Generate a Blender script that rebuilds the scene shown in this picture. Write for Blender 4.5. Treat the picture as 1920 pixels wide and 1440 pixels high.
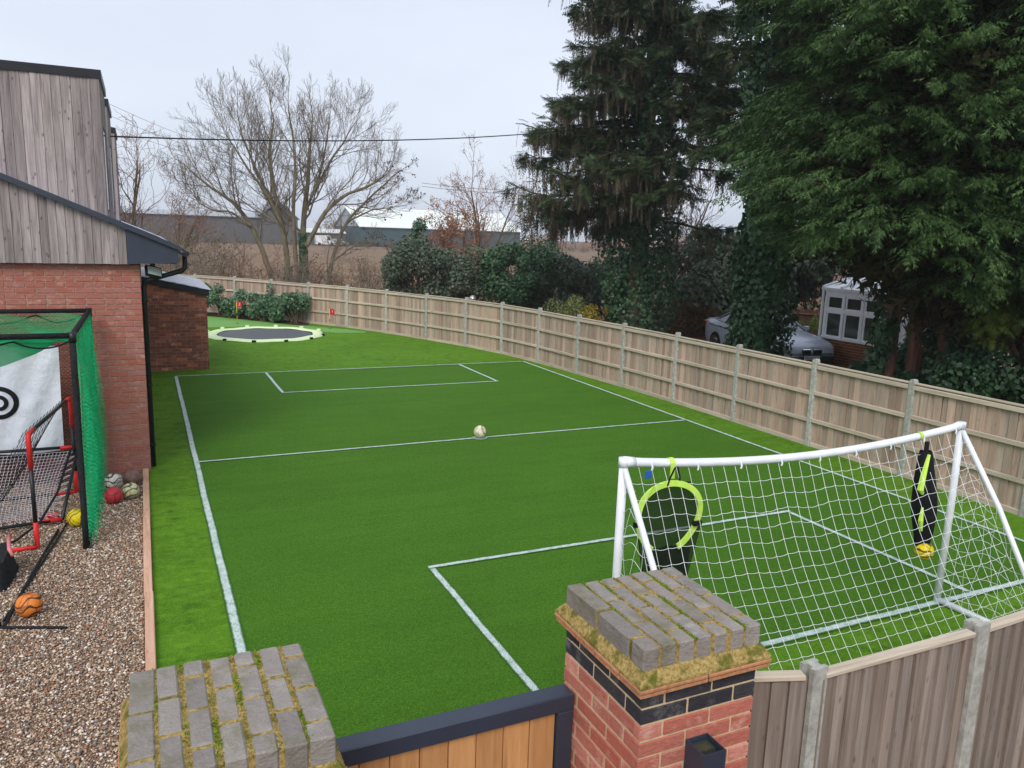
import bpy, math, random
import numpy as np
from mathutils import Vector, Matrix

# ---------------------------------------------------------------- scene, camera, light
for o in list(bpy.data.objects): bpy.data.objects.remove(o)
SC = bpy.context.scene
COL = SC.collection
cam = bpy.data.cameras.new('camera'); camo = bpy.data.objects.new('camera', cam); COL.objects.link(camo)
YAW, PITCH, ROLL, CAMH = 0.4407, 0.1868, -0.0316, 3.422
fw = Vector((math.sin(YAW)*math.cos(PITCH), math.cos(YAW)*math.cos(PITCH), -math.sin(PITCH)))
rt = Vector((math.cos(YAW), -math.sin(YAW), 0)); dn = fw.cross(rt)
r2 = rt*math.cos(ROLL)+dn*math.sin(ROLL); d2 = -rt*math.sin(ROLL)+dn*math.cos(ROLL)
m = Matrix((r2, -d2, -fw)).transposed().to_4x4(); m.translation = (0, 0, CAMH)
camo.matrix_world = m
cam.sensor_width = 36; cam.lens = 1472.9/1920*36; cam.clip_start = 0.05; cam.clip_end = 3000
SC.camera = camo
SC.render.resolution_x = 1024; SC.render.resolution_y = 768

SUN_EL, SUN_AZ = math.radians(42), math.radians(212)     # azimuth clockwise from +Y
W = bpy.data.worlds.new('World'); SC.world = W; W.use_nodes = True
wt = W.node_tree; wt.nodes.clear()
sky = wt.nodes.new('ShaderNodeTexSky'); sky.sky_type = 'NISHITA'; sky.sun_disc = False
sky.sun_elevation = SUN_EL; sky.sun_rotation = SUN_AZ; sky.air_density = 1.0; sky.dust_density = 3.0
# overcast: the clear sky is veiled by an even grey cloud sheet with faint soft billows
tc = wt.nodes.new('ShaderNodeTexCoord'); mp = wt.nodes.new('ShaderNodeMapping'); mp.inputs['Scale'].default_value = (1.2, 1.2, 3.0)
ns = wt.nodes.new('ShaderNodeTexNoise'); ns.inputs['Scale'].default_value = 1.6; ns.inputs['Detail'].default_value = 4
rp = wt.nodes.new('ShaderNodeValToRGB'); rp.color_ramp.elements[0].position = .32; rp.color_ramp.elements[1].position = .72
rp.color_ramp.elements[0].color = (5.45, 5.98, 7.0, 1); rp.color_ramp.elements[1].color = (6.75, 7.2, 8.15, 1)
mx = wt.nodes.new('ShaderNodeMix'); mx.data_type = 'RGBA'; mx.inputs[0].default_value = .90
bg = wt.nodes.new('ShaderNodeBackground'); bg.inputs['Strength'].default_value = 0.1
wo = wt.nodes.new('ShaderNodeOutputWorld')
L = wt.links.new
L(tc.outputs['Generated'], mp.inputs[0]); L(mp.outputs[0], ns.inputs['Vector']); L(ns.outputs['Fac'], rp.inputs[0])
L(sky.outputs[0], mx.inputs[6]); L(rp.outputs[0], mx.inputs[7]); L(mx.outputs[2], bg.inputs['Color']); L(bg.outputs[0], wo.inputs[0])
sl = bpy.data.lights.new('sun', 'SUN'); sl.energy = 1.5; sl.angle = math.radians(26); sl.color = (1, .97, .92)
so = bpy.data.objects.new('sun', sl); COL.objects.link(so)
sd = Vector((math.sin(SUN_AZ)*math.cos(SUN_EL), math.cos(SUN_AZ)*math.cos(SUN_EL), math.sin(SUN_EL)))
so.rotation_euler = sd.to_track_quat('Z', 'Y').to_euler(); so.location = (0, -5, 20)
vs = SC.view_settings; vs.view_transform = 'Standard'; vs.look = 'None'; vs.exposure = 0.45; vs.gamma = 1; vs.use_curve_mapping = False

# ---------------------------------------------------------------- helpers
def s1(c): c /= 255.; return c/12.92 if c <= .04045 else ((c+.055)/1.055)**2.4
def S(r, g, b, k=1.0): return (s1(r)*k, s1(g)*k, s1(b)*k, 1)
MATS = {}
class NT:
    def __init__(s, name):
        s.m = bpy.data.materials.new(name); s.m.use_nodes = True; s.t = s.m.node_tree; s.t.nodes.clear()
        s.o = s.t.nodes.new('ShaderNodeOutputMaterial'); s.b = s.t.nodes.new('ShaderNodeBsdfPrincipled')
        s.t.links.new(s.b.outputs[0], s.o.inputs[0]); MATS[name] = s.m
    def n(s, typ, **kw):
        x = s.t.nodes.new('ShaderNode'+typ)
        for k, v in kw.items():
            if k in x.inputs: s.set(x.inputs[k], v)
            else: setattr(x, k, v)
        return x
    def set(s, inp, v):
        if isinstance(v, bpy.types.NodeSocket): s.t.links.new(v, inp)
        else: inp.default_value = v
    def coord(s, scale=(1, 1, 1), rnd=True, kind='Object'):
        c = s.n('TexCoord').outputs[kind]
        if rnd:
            r = s.n('ObjectInfo').outputs['Random']
            a = s.n('VectorMath', operation='SCALE'); s.set(a.inputs[0], (37., 17., 71.)); s.set(a.inputs['Scale'], r)
            b = s.n('VectorMath', operation='ADD'); s.set(b.inputs[0], c); s.set(b.inputs[1], a.outputs[0]); c = b.outputs[0]
        mpn = s.n('Mapping'); s.set(mpn.inputs[0], c); mpn.inputs['Scale'].default_value = scale
        return mpn.outputs[0]
    def noise(s, vec, scale, detail=4, rough=.6, dist=0.):
        x = s.n('TexNoise', Scale=scale, Detail=detail, Roughness=rough, Distortion=dist); s.set(x.inputs['Vector'], vec); return x.outputs['Fac']
    def ramp(s, fac, stops, interp='LINEAR'):
        x = s.n('ValToRGB'); s.set(x.inputs[0], fac); e = x.color_ramp.elements; x.color_ramp.interpolation = interp
        while len(e) < len(stops): e.new(.5)
        for el, (p, c) in zip(e, stops): el.position = p; el.color = c if hasattr(c, '__len__') else (c, c, c, 1)
        return x.outputs[0]
    def mix(s, f, a, b, mode='MIX'):
        x = s.n('Mix', data_type='RGBA', blend_type=mode); s.set(x.inputs[0], f); s.set(x.inputs[6], a); s.set(x.inputs[7], b); return x.outputs[2]
    def math(s, op, a, b=0.):
        x = s.n('Math', operation=op); s.set(x.inputs[0], a); s.set(x.inputs[1], b); return x.outputs[0]
    def objvar(s, col, lo=.8, hi=1.2):
        r = s.n('ObjectInfo').outputs['Random']
        g = s.n('MapRange'); s.set(g.inputs[0], r); g.inputs[3].default_value = lo; g.inputs[4].default_value = hi
        v = s.n('VectorMath', operation='SCALE'); s.set(v.inputs[0], col); s.set(v.inputs['Scale'], g.outputs[0]); return v.outputs[0]
    def bump(s, h, strength=.3, dist=.01):
        b = s.n('Bump', Strength=strength, Distance=dist); s.set(b.inputs['Height'], h); s.set(s.b.inputs['Normal'], b.outputs[0])
    def fin(s, col, rough=.7, spec=.3, metal=0.):
        s.set(s.b.inputs['Base Color'], col); s.set(s.b.inputs['Roughness'], rough); s.b.inputs['Specular IOR Level'].default_value = spec
        s.b.inputs['Metallic'].default_value = metal; return s.m

def plain(name, c1, c2, scale=8, rough=.6, spec=.3, bump=.0, bscale=None, stretch=(1, 1, 1), var=(.9, 1.1), metal=0., bdist=.01, detail=5):
    t = NT(name); v = t.coord(stretch); f = t.noise(v, scale, detail)
    c = t.ramp(f, [(.3, c1), (.7, c2)]); c = t.objvar(c, *var)
    if bump: t.bump(t.noise(v, bscale or scale*3, 4), bump, bdist)
    return t.fin(c, rough, spec, metal)

def wood(name, dark, mid, light, green=None, var=(.8, 1.2), knot=True, ax=2, spec=.15, tint=None):
    t = NT(name); sc = [22., 22., 22.]; sc[ax] = 1.3
    v = t.coord(tuple(sc)); f = t.noise(v, 1.0, 6, .7, .6)
    c = t.ramp(f, [(.3, dark), (.5, mid), (.7, light)])
    sc2 = [4., 4., 4.]; sc2[ax] = 1.1; v2 = t.coord(tuple(sc2)); big = t.noise(v2, 1.0, 3)
    c = t.mix(t.ramp(big, [(.35, 0.), (.7, .65)]), c, mid)
    if knot:
        sc3 = [11., 11., 11.]; sc3[ax] = 5.5; v3 = t.coord(tuple(sc3))
        vo = t.n('TexVoronoi', Scale=1.0); t.set(vo.inputs['Vector'], v3)
        k = t.ramp(vo.outputs['Distance'], [(.07, .8), (.17, .0)]); c = t.mix(k, c, dark)
    if green:
        v4 = t.coord((3, 3, 1.2)); c = t.mix(t.ramp(t.noise(v4, 1., 4), [(.58, 0.), (.8, .6)]), c, green)
    if tint:
        r7 = t.math('FRACT', t.math('MULTIPLY', t.n('ObjectInfo').outputs['Random'], 7.3)); c = t.mix(.45, c, t.ramp(r7, [(0., tint[0]), (.5, mid), (1., tint[1])]))
    c = t.objvar(c, *var); t.bump(f, .25, .004)
    return t.fin(c, .85, spec)

def leafmat(name, cols, rough=.5, spec=.3, trans=.25):
    t = NT(name); g = t.n('NewGeometry'); k = t.ramp(g.outputs['Random Per Island'], [(i/(len(cols)-1), c) for i, c in enumerate(cols)])
    v = t.coord((1, 1, 1), rnd=True); big = t.noise(v, .9, 3)
    k = t.mix(t.ramp(big, [(.35, 0.), (.7, .5)]), k, cols[len(cols)//2])
    m_ = t.fin(k, rough, spec)
    if trans:
        tr = t.n('BsdfTranslucent'); t.set(tr.inputs['Color'], k); ms = t.n('MixShader'); ms.inputs[0].default_value = trans
        t.t.links.new(t.b.outputs[0], ms.inputs[1]); t.t.links.new(tr.outputs[0], ms.inputs[2]); t.t.links.new(ms.outputs[0], t.o.inputs[0])
    return m_

class MB:
    def __init__(s): s.v = []; s.f = []; s.n = 0
    def add(s, V, F):
        V = np.asarray(V, float).reshape(-1, 3); s.v.append(V); s.f.extend([tuple(int(i)+s.n for i in f) for f in F]); s.n += len(V); return s
    def box(s, x0, x1, y0, y1, z0, z1, R=None, c=None):
        V = np.array([(x0,y0,z0),(x1,y0,z0),(x1,y1,z0),(x0,y1,z0),(x0,y0,z1),(x1,y0,z1),(x1,y1,z1),(x0,y1,z1)], float)
        if R is not None: V = (V-np.array(c)) @ np.array(R).T + np.array(c)
        return s.add(V, [(0,3,2,1),(4,5,6,7),(0,1,5,4),(1,2,6,5),(2,3,7,6),(3,0,4,7)])
    def cbox(s, x0, x1, y0, y1, z0, z1, b=.004):
        # box with chamfered edges (24 verts)
        V = []; F = []
        for sx in (0, 1):
            for sy in (0, 1):
                for sz in (0, 1):
                    X, Y, Z = (x0, x1)[sx], (y0, y1)[sy], (z0, z1)[sz]; dx, dy, dz = (b, -b)[sx], (b, -b)[sy], (b, -b)[sz]
                    V += [(X, Y+dy, Z+dz), (X+dx, Y, Z+dz), (X+dx, Y+dy, Z)]
        i = lambda sx, sy, sz, k: ((sx*2+sy)*2+sz)*3+k
        F += [(i(0,0,0,0),i(0,0,1,0),i(0,1,1,0),i(0,1,0,0)), (i(1,0,0,0),i(1,1,0,0),i(1,1,1,0),i(1,0,1,0)),
              (i(0,0,0,1),i(1,0,0,1),i(1,0,1,1),i(0,0,1,1)), (i(0,1,0,1),i(0,1,1,1),i(1,1,1,1),i(1,1,0,1)),
              (i(0,0,0,2),i(0,1,0,2),i(1,1,0,2),i(1,0,0,2)), (i(0,0,1,2),i(1,0,1,2),i(1,1,1,2),i(0,1,1,2))]
        for a in (0, 1):
            for b_ in (0, 1):
                F.append((i(a,b_,0,0),i(a,b_,1,0),i(a,b_,1,1),i(a,b_,0,1)))
                F.append((i(a,0,b_,0),i(a,1,b_,0),i(a,1,b_,2),i(a,0,b_,2)))
                F.append((i(0,a,b_,1),i(1,a,b_,1),i(1,a,b_,2),i(0,a,b_,2)))
                for c_ in (0, 1): F.append((i(a,b_,c_,0),i(a,b_,c_,1),i(a,b_,c_,2)))
        return s.add(V, F)
    def tube(s, pts, r, sides=8, cap=True):
        P = np.asarray(pts, float); n = len(P); r = np.broadcast_to(np.asarray(r, float), (n,))
        T = np.gradient(P, axis=0); T /= np.linalg.norm(T, axis=1)[:, None]+1e-12
        up = np.array([0, 0, 1.]) if abs(T[0, 2]) < .9 else np.array([1., 0, 0])
        A = np.cross(T, up); A /= np.linalg.norm(A, axis=1)[:, None]+1e-12; B = np.cross(T, A)
        an = np.linspace(0, 2*np.pi, sides, endpoint=False)
        V = P[:, None]+r[:, None, None]*(np.cos(an)[None, :, None]*A[:, None]+np.sin(an)[None, :, None]*B[:, None])
        F = [(i*sides+j, i*sides+(j+1) % sides, (i+1)*sides+(j+1) % sides, (i+1)*sides+j) for i in range(n-1) for j in range(sides)]
        if cap: F += [tuple(range(sides))[::-1], tuple((n-1)*sides+j for j in range(sides))]
        return s.add(V.reshape(-1, 3), F)
    def lathe(s, prof, c=(0, 0, 0), seg=24):
        an = np.linspace(0, 2*np.pi, seg, endpoint=False); V = [(c[0]+r*math.cos(a), c[1]+r*math.sin(a), c[2]+z) for r, z in prof for a in an]
        k = len(prof); F = [(i*seg+j, i*seg+(j+1) % seg, (i+1)*seg+(j+1) % seg, (i+1)*seg+j) for i in range(k-1) for j in range(seg)]
        return s.add(V, F)
    def prism(s, poly, a0, a1, axis='y'):
        # poly in the two other axes, extruded along axis from a0 to a1
        n = len(poly)
        def P(p, a): return {'y': (p[0], a, p[1]), 'x': (a, p[0], p[1]), 'z': (p[0], p[1], a)}[axis]
        return s.add([P(p, a0) for p in poly]+[P(p, a1) for p in poly], [tuple(range(n)), tuple(range(2*n-1, n-1, -1))]+[(i, n+i, n+(i+1) % n, (i+1) % n) for i in range(n)])
    def grid(s, fn, nu, nv):
        V = [fn(u/(nu-1), v/(nv-1)) for u in range(nu) for v in range(nv)]
        return s.add(V, [(u*nv+v, (u+1)*nv+v, (u+1)*nv+v+1, u*nv+v+1) for u in range(nu-1) for v in range(nv-1)])
    def mesh(s, name, mat, smooth=False):
        me = bpy.data.meshes.new(name); V = np.concatenate(s.v) if s.v else np.zeros((0, 3))
        me.from_pydata(V.tolist(), [], s.f); me.materials.append(MATS[mat] if isinstance(mat, str) else mat)
        if smooth: me.polygons.foreach_set('use_smooth', [True]*len(me.polygons))
        me.update(); return me
    def build(s, name, mat, parent=None, smooth=False, label=None, kind=None):
        off = wloc(parent); s.v = [v-off for v in s.v]
        return link(name, s.mesh(name, mat, smooth), parent, label=label, kind=kind)

def wloc(o):
    p = np.zeros(3)
    while o is not None: p = p+np.array(o.location); o = o.parent
    return p
def link(name, data, parent=None, loc=(0, 0, 0), rot=None, label=None, kind=None):
    o = bpy.data.objects.new(name, data); COL.objects.link(o); o.parent = parent; o.location = loc
    if rot is not None: o.rotation_euler = rot
    if label: o['label'] = label
    if kind: o['kind'] = kind
    return o
def thing(name, label, cat, loc=(0, 0, 0), group=None, rot=None):
    o = link(name, None, None, loc, rot); o['label'] = label; o['category'] = cat; o.empty_display_size = .1
    if group: o['group'] = group
    return o
def tag(o, label, cat, group=None):
    o['label'] = label; o['category'] = cat
    if group: o['group'] = group
    return o
def struct(o): o['kind'] = 'structure'; return o
def fastmesh(name, V, F, mat, smooth=False):
    """V (n,3), F (m,k) int arrays, all faces with k corners"""
    me = bpy.data.meshes.new(name); V = np.asarray(V, np.float32); F = np.asarray(F, np.int32); k = F.shape[1]
    me.vertices.add(len(V)); me.vertices.foreach_set('co', V.ravel()); me.loops.add(F.size); me.loops.foreach_set('vertex_index', F.ravel())
    me.polygons.add(len(F)); me.polygons.foreach_set('loop_start', np.arange(0, F.size, k, dtype=np.int32)); me.polygons.foreach_set('loop_total', np.full(len(F), k, np.int32))
    if smooth: me.polygons.foreach_set('use_smooth', np.ones(len(F), bool))
    me.materials.append(MATS[mat]); me.update(calc_edges=True); return me

# --- foliage makers (numpy)
def unit(v): return v/(np.linalg.norm(v, axis=-1, keepdims=True)+1e-9)
def stamp(T, F, C, X, Z, size):
    """template T (k,3) with x forward, z up; stamped at C with forward X, up-ish Z, size (n,) or (n,3)"""
    X = unit(X); Y = unit(np.cross(Z, X)); Zz = np.cross(X, Y); size = np.asarray(size, float)
    if size.ndim == 1: size = size[:, None]*np.ones((1, 3))
    P = T[None]*size[:, None, :]
    V = C[:, None]+P[..., 0:1]*X[:, None]+P[..., 1:2]*Y[:, None]+P[..., 2:3]*Zz[:, None]
    k = len(T); Fo = (F[None]+np.arange(len(C))[:, None, None]*k).reshape(-1, F.shape[1])
    return V.reshape(-1, 3), Fo
LEAF = np.array([(0, 0, 0), (.5, .30, .07), (1, 0, -.06), (.5, -.30, .07)]); LEAFF = np.array([(0, 3, 2, 1)])
IVY = np.array([(0, 0, 0), (.35, .5, .05), (1, 0, -.1), (.35, -.5, .05)])
_T = [(0, .03, 0), (0, -.03, 0), (1, 0, -.12)]; _F = [(0, 1, 2)]
for i, (x, l) in enumerate([(.12, .30), (.28, .34), (.46, .30), (.64, .22), (.8, .13)]):
    for sg in (1, -1):
        b = len(_T); _T += [(x-.05, 0, -.02), (x+.07, 0, -.02), (x+l*.75, sg*l, -.06-.1*l)]; _F.append((b, b+1, b+2))
SPRAY = np.array(_T); SPRAYF = np.array(_F)
_T = [(0, .05, 0), (0, -.05, 0), (1, 0, -.14)]; _F = [(0, 1, 2)]
for x, l in [(.16, .34), (.5, .30)]:
    for sg in (1, -1):
        b = len(_T); _T += [(x-.11, 0, -.02), (x+.12, 0, -.02), (x+l*.8, sg*l, -.06-.12*l)]; _F.append((b, b+1, b+2))
SPRAY7 = np.array(_T); SPRAY7F = np.array(_F)
def merge(parts):
    V = []; F = []; n = 0
    for v, f in parts: V.append(v); F.append(f+n); n += len(v)
    return np.concatenate(V), np.concatenate(F)
def tubes3(paths, sides=3):
    """many tapered twigs, list of (pts (n,3), radii (n,)) -> verts, quads"""
    Vs = []; Fs = []; n0 = 0; an = np.linspace(0, 2*np.pi, sides, endpoint=False); ca = np.cos(an)[None, :, None]; sa = np.sin(an)[None, :, None]
    by = {}
    for p, r in paths: by.setdefault(len(p), []).append((p, r))
    for n, L_ in by.items():
        P = np.array([p for p, r in L_]); Rr = np.array([r for p, r in L_])            # (m,n,3)
        T = unit(np.gradient(P, axis=1)); up = np.where(np.abs(T[:, :1, 2:3]) < .9, np.array([0, 0, 1.]), np.array([1., 0, 0]))
        A = unit(np.cross(T, up)); B = np.cross(T, A)
        V = P[:, :, None]+Rr[:, :, None, None]*(ca*A[:, :, None]+sa*B[:, :, None])      # (m,n,s,3)
        m_ = len(P); idx = (np.arange(m_*n*sides).reshape(m_, n, sides))+n0
        q = np.stack([idx[:, :-1], np.roll(idx[:, :-1], -1, 2), np.roll(idx[:, 1:], -1, 2), idx[:, 1:]], -1).reshape(-1, 4)
        Vs.append(V.reshape(-1, 3)); Fs.append(q); n0 += m_*n*sides
    return np.concatenate(Vs), np.concatenate(Fs)
def grow(out, rng, p, d, Ln, r, depth, up=.12, wig=.18, kids=(3, 5), spread=.65, shrink=.66, n=5, rmin=.004):
    pts = [p]; q = p.copy(); dd = d.copy()
    for i in range(n-1):
        dd = unit(dd+rng.normal(0, wig, 3)+np.array([0, 0, up])); q = q+dd*Ln/(n-1); pts.append(q)
    pts = np.array(pts); rr = np.linspace(r, max(r*.55, rmin), n); out.append((pts, rr))
    if depth > 0:
        branch(out, rng, pts, rr, Ln*shrink, depth, up, wig, kids, spread, shrink, n, rmin)
def branch(out, rng, pts, rr, Ln, depth, up, wig, kids, spread, shrink, n, rmin, t0=.25, k=None):
    k = k or rng.integers(kids[0], kids[1]+1); N = len(pts)-1
    for t in np.concatenate([np.linspace(t0, .92, k), [1.]]):
        i = min(int(t*N), N-1); fr = t*N-i; p = pts[i]*(1-fr)+pts[i+1]*fr; d = unit(pts[i+1]-pts[i])
        s_ = unit(np.cross(d, rng.normal(0, 1, 3))); a = rng.normal(spread, .15) if t < 1 else rng.normal(.2, .1)
        nd = unit(d*math.cos(a)+s_*math.sin(a)); r = max((rr[i]*(1-fr)+rr[i+1]*fr)*(.62 if t < 1 else .9), rmin)
        grow(out, rng, p, nd, Ln*rng.uniform(.7, 1.15)*(1.15-.4*t), r, depth-1, up, wig, kids, spread, shrink, n, rmin)
# ---------------------------------------------------------------- materials
def turf(name, d, m_, l, streak, sc=120., bumpd=.012, yellow=None, mott=False):
    t = NT(name); v = t.coord((1, 1, 1), rnd=False)
    fine = t.noise(v, sc, 3, .75); mid = t.noise(v, 26., 4, .7); v2 = t.coord((.55, 2.2, 1), rnd=False); st = t.noise(v2, 1.7, 5, .65, .5)
    c = t.ramp(fine, [(.32, d), (.5, m_), (.66, l)])
    sp = t.noise(v, 62., 3, .8); c = t.mix(t.ramp(sp, [(.36, .55), (.5, 0.)]), c, d); c = t.mix(t.ramp(sp, [(.54, 0.), (.68, .5)]), c, l)
    c = t.mix(t.ramp(mid, [(.3, .0), (.75, .3)]), c, l)
    c = t.mix(t.ramp(st, [(.38, 0.), (.75, streak)]), c, l)
    c = t.mix(t.ramp(t.noise(v, .55, 3), [(.4, 0.), (.7, streak*.7)]), c, d)
    vb = t.coord((.10, 2.6, 1), rnd=False); nb_ = t.noise(vb, 1., 4, .6, .3); c = t.mix(t.ramp(nb_, [(.5, 0.), (.7, .09)]), c, l); c = t.mix(t.ramp(nb_, [(.3, .09), (.48, 0.)]), c, d)
    if mott:
        v3 = t.coord((8., 10., 1), rnd=False); c = t.mix(t.ramp(t.noise(v3, 1., 5, .75, .8), [(.48, 0.), (.72, .75)]), c, l); c = t.mix(t.ramp(t.noise(v3, .45, 4, .7), [(.52, 0.), (.7, .55)]), c, d)
    if yellow is not None: c = t.mix(t.ramp(t.noise(v, 330., 2), [(.62, 0.), (.75, .5)]), c, yellow)
    t.bump(t.math('ADD', fine, t.math('MULTIPLY', mid, .8)), .9, bumpd)
    m2 = t.fin(c, .85, .12); t.b.inputs['Sheen Weight'].default_value = .04; t.b.inputs['Sheen Tint'].default_value = S(150, 200, 110); return m2
turf('pitch_turf', S(28, 60, 5), S(60, 107, 15), S(98, 148, 44), .18, yellow=S(110, 138, 60))
turf('surround_turf', S(36, 70, 3), S(74, 122, 8), S(116, 162, 44), .40, sc=80., mott=True)
turf('putting_turf', S(84, 130, 62), S(112, 160, 84), S(136, 182, 106), .3, sc=240., bumpd=.004)
def linemat():
    t = NT('line_paint'); v = t.coord((1, 1, 1), rnd=False); f = t.noise(v, 170., 3, .8); g = t.noise(v, 9., 4, .7)
    at_ = t.n('Attribute', attribute_name='cover').outputs['Fac']; k = t.math('ADD', t.math('MULTIPLY', f, .9), t.math('ADD', t.math('MULTIPLY', g, .3), t.math('MULTIPLY', at_, .40)))
    c = t.ramp(k, [(.80, S(60, 104, 28)), (.92, S(140, 174, 148)), (1.08, S(204, 222, 218)), (1.3, S(228, 238, 238))]); t.bump(f, .9, .01); t.fin(c, .8, .2)
linemat()
def islandmat(name, cols, rough=.6, spec=.3, bump=0.):
    t = NT(name); g = t.n('NewGeometry'); c = t.ramp(g.outputs['Random Per Island'], [(i/len(cols), c) for i, c in enumerate(cols)], 'CONSTANT')
    v = t.coord((1, 1, 1), rnd=False); f = t.noise(v, 160., 3); c = t.mix(.35, c, t.ramp(f, [(.3, 0.08), (.7, .6)]), 'OVERLAY')
    if bump: t.bump(f, bump, .003)
    t.fin(c, rough, spec)
islandmat('gravel_stone', [S(206,184,158), S(170,136,110), S(146,124,108), S(214,198,178), S(186,152,122), S(122,108,100), S(196,168,134), S(164,116,92), S(224,214,200), S(138,132,130), S(190,158,130), S(178,154,132), S(232,224,212), S(156,124,104)], .6, .3)
t = NT('gravel_bed'); v = t.coord(rnd=False); vo = t.n('TexVoronoi', Scale=70.); t.set(vo.inputs['Vector'], v)
c = t.ramp(vo.outputs['Color'], [(.2, S(120, 94, 72)), (.5, S(168, 140, 114)), (.8, S(200, 180, 154))]); c = t.mix(t.ramp(vo.outputs['Distance'], [(.3, 0.), (.6, .8)]), c, S(84, 64, 50)); t.bump(vo.outputs['Distance'], .8, -.01); t.fin(c, .8, .2)
plain('earth', S(84, 62, 46), S(120, 92, 66), 2.5, .95, .1, .6, 30, bdist=.03)
plain('bark_mulch', S(60, 38, 28), S(104, 70, 54), 9, .95, .1, .7, 40, bdist=.03)
t = NT('ploughed_field'); v = t.coord((1, 1, 1), rnd=False); f = t.noise(v, .16, 6, .7); c = t.ramp(f, [(.3, S(112, 90, 72)), (.55, S(140, 116, 94)), (.8, S(152, 134, 96))]); f2 = t.noise(v, 3., 5, .8); c = t.mix(t.ramp(f2, [(.4, 0.), (.7, .6)]), c, S(100, 78, 62)); t.bump(f2, .8, .08); t.fin(c, .95, .1)
def brick(name, c1, c2, c3, spot, var=(.82, 1.15), white=None, speck=None):
    t = NT(name); v = t.coord((1, 1, 1)); f = t.noise(v, 26., 5, .7); r = t.n('ObjectInfo').outputs['Random']
    base = t.ramp(r, [(0., c1), (.5, c2), (1., c3)]); c = t.mix(t.ramp(f, [(.35, 0.), (.75, .6)]), base, spot)
    if white is not None: c = t.mix(t.ramp(t.noise(v, 7., 5, .7), [(.55, 0.), (.72, .75)]), c, white)
    c = t.mix(t.ramp(t.noise(v, 90., 4, .8), [(.52, 0.), (.7, .55)]), c, spot)
    if speck is not None: vo = t.n('TexVoronoi', Scale=55.); t.set(vo.inputs['Vector'], v); c = t.mix(t.ramp(vo.outputs['Distance'], [(.08, .6), (.16, 0.)]), c, speck); c = t.mix(t.ramp(t.noise(v, 5., 5, .7), [(.5, 0.), (.68, .6)]), c, S(112, 108, 72))
    c = t.objvar(c, *var); w3 = t.coord((1, 1, 2.2)); t.bump(t.math('ADD', t.noise(v, 55., 5, .7), t.math('MULTIPLY', t.noise(w3, 14., 4, .7, 1.2), 1.6)), .75, .009); t.fin(c, .85, .2)
brick('house_brick', S(198, 136, 124), S(178, 106, 88), S(160, 112, 106), S(152, 98, 90), (.8, 1.14), white=S(208, 172, 156))
brick('annex_brick', S(182, 112, 92), S(150, 96, 82), S(206, 125, 96), S(129, 86, 75), (.68, 1.2), white=S(231, 195, 172))
brick('pillar_brick', S(206, 130, 112), S(192, 108, 88), S(214, 152, 136), S(164, 94, 82), (.84, 1.12), white=S(222, 178, 162))
brick('blue_brick', S(64, 62, 66), S(76, 72, 74), S(54, 54, 60), S(42, 42, 48), (.85, 1.15), white=S(126, 122, 120))
brick('cap_brick', S(136, 129, 123), S(148, 140, 133), S(120, 115, 112), S(160, 152, 144), (.84, 1.14), white=S(178, 170, 160), speck=S(186, 180, 160))
brick('wall_brick', S(150, 92, 56), S(172, 112, 70), S(132, 82, 54), S(110, 70, 48))
plain('house_mortar', S(190, 162, 138), S(208, 184, 160), 30, .95, .1, .4, 120)
plain('annex_mortar', S(170, 144, 126), S(190, 166, 148), 30, .95, .1, .4, 120)
plain('pillar_mortar', S(190, 168, 132), S(212, 192, 156), 40, .95, .1, .5, 130)
t = NT('mossy_mortar'); v = t.coord(rnd=False); f = t.noise(v, 60., 5, .75); c = t.ramp(f, [(.3, S(104, 84, 44)), (.5, S(174, 148, 90)), (.72, S(206, 186, 130))]); c = t.mix(t.ramp(t.noise(v, 16., 4), [(.48, 0.), (.62, .85)]), c, S(92, 98, 34)); t.bump(f, .9, .012); t.fin(c, .95, .1)
leafmat('moss_green', [S(84, 110, 24), S(118, 152, 34), S(140, 158, 54), S(104, 118, 36)], .8, .1)
leafmat('moss_dry', [S(146, 124, 72), S(184, 160, 100), S(122, 112, 58), S(198, 178, 126)], .9, .1, .1)
plain('clay_tile', S(168, 106, 74), S(196, 150, 110), 40, .9, .15, .4, 100)
wood('clad_wood', S(94, 86, 86), S(153, 142, 141), S(194, 181, 178), S(135, 131, 115), (.7, 1.16))
wood('fence_wood', S(112, 94, 80), S(182, 160, 141), S(214, 196, 177), None, (.70, 1.16), tint=(S(196, 162, 143), S(168, 158, 148)))
wood('fence_rail', S(146, 132, 114), S(194, 180, 160), S(214, 202, 184), S(158, 158, 116), (.9, 1.08), knot=False, ax=0)
wood('front_fence_wood', S(80, 70, 62), S(146, 132, 121), S(190, 177, 164), S(126, 122, 104), (.74, 1.14), tint=(S(138, 120, 106), S(152, 144, 136)))
wood('sleeper', S(160, 116, 92), S(204, 162, 136), S(220, 188, 164), S(196, 178, 156), (.95, 1.05), ax=1)
wood('gate_board', S(160, 108, 66), S(194, 142, 92), S(208, 160, 110), None, (.92, 1.08), knot=False)
plain('concrete', S(150, 149, 140), S(194, 193, 183), 18, .9, .2, .5, 110)
plain('anthracite', S(46, 54, 68), S(52, 60, 76), 4, .42, .5, var=(.97, 1.03))
plain('black_plastic', S(22, 24, 28), S(34, 36, 42), 6, .4, .4)
plain('black_foam', S(26, 27, 29), S(44, 45, 48), 30, .85, .2, .3, 90)
plain('black_metal', S(20, 22, 26), S(32, 34, 40), 10, .45, .5)
plain('red_plastic', S(196, 28, 30), S(216, 44, 42), 8, .5, .4)
plain('white_pipe', S(222, 226, 232), S(240, 242, 246), 5, .35, .45)
plain('white_upvc', S(240, 240, 240), S(248, 248, 246), 5, .4, .4)
plain('net_white', S(226, 230, 230), S(244, 246, 246), 20, .7, .2)
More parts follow.
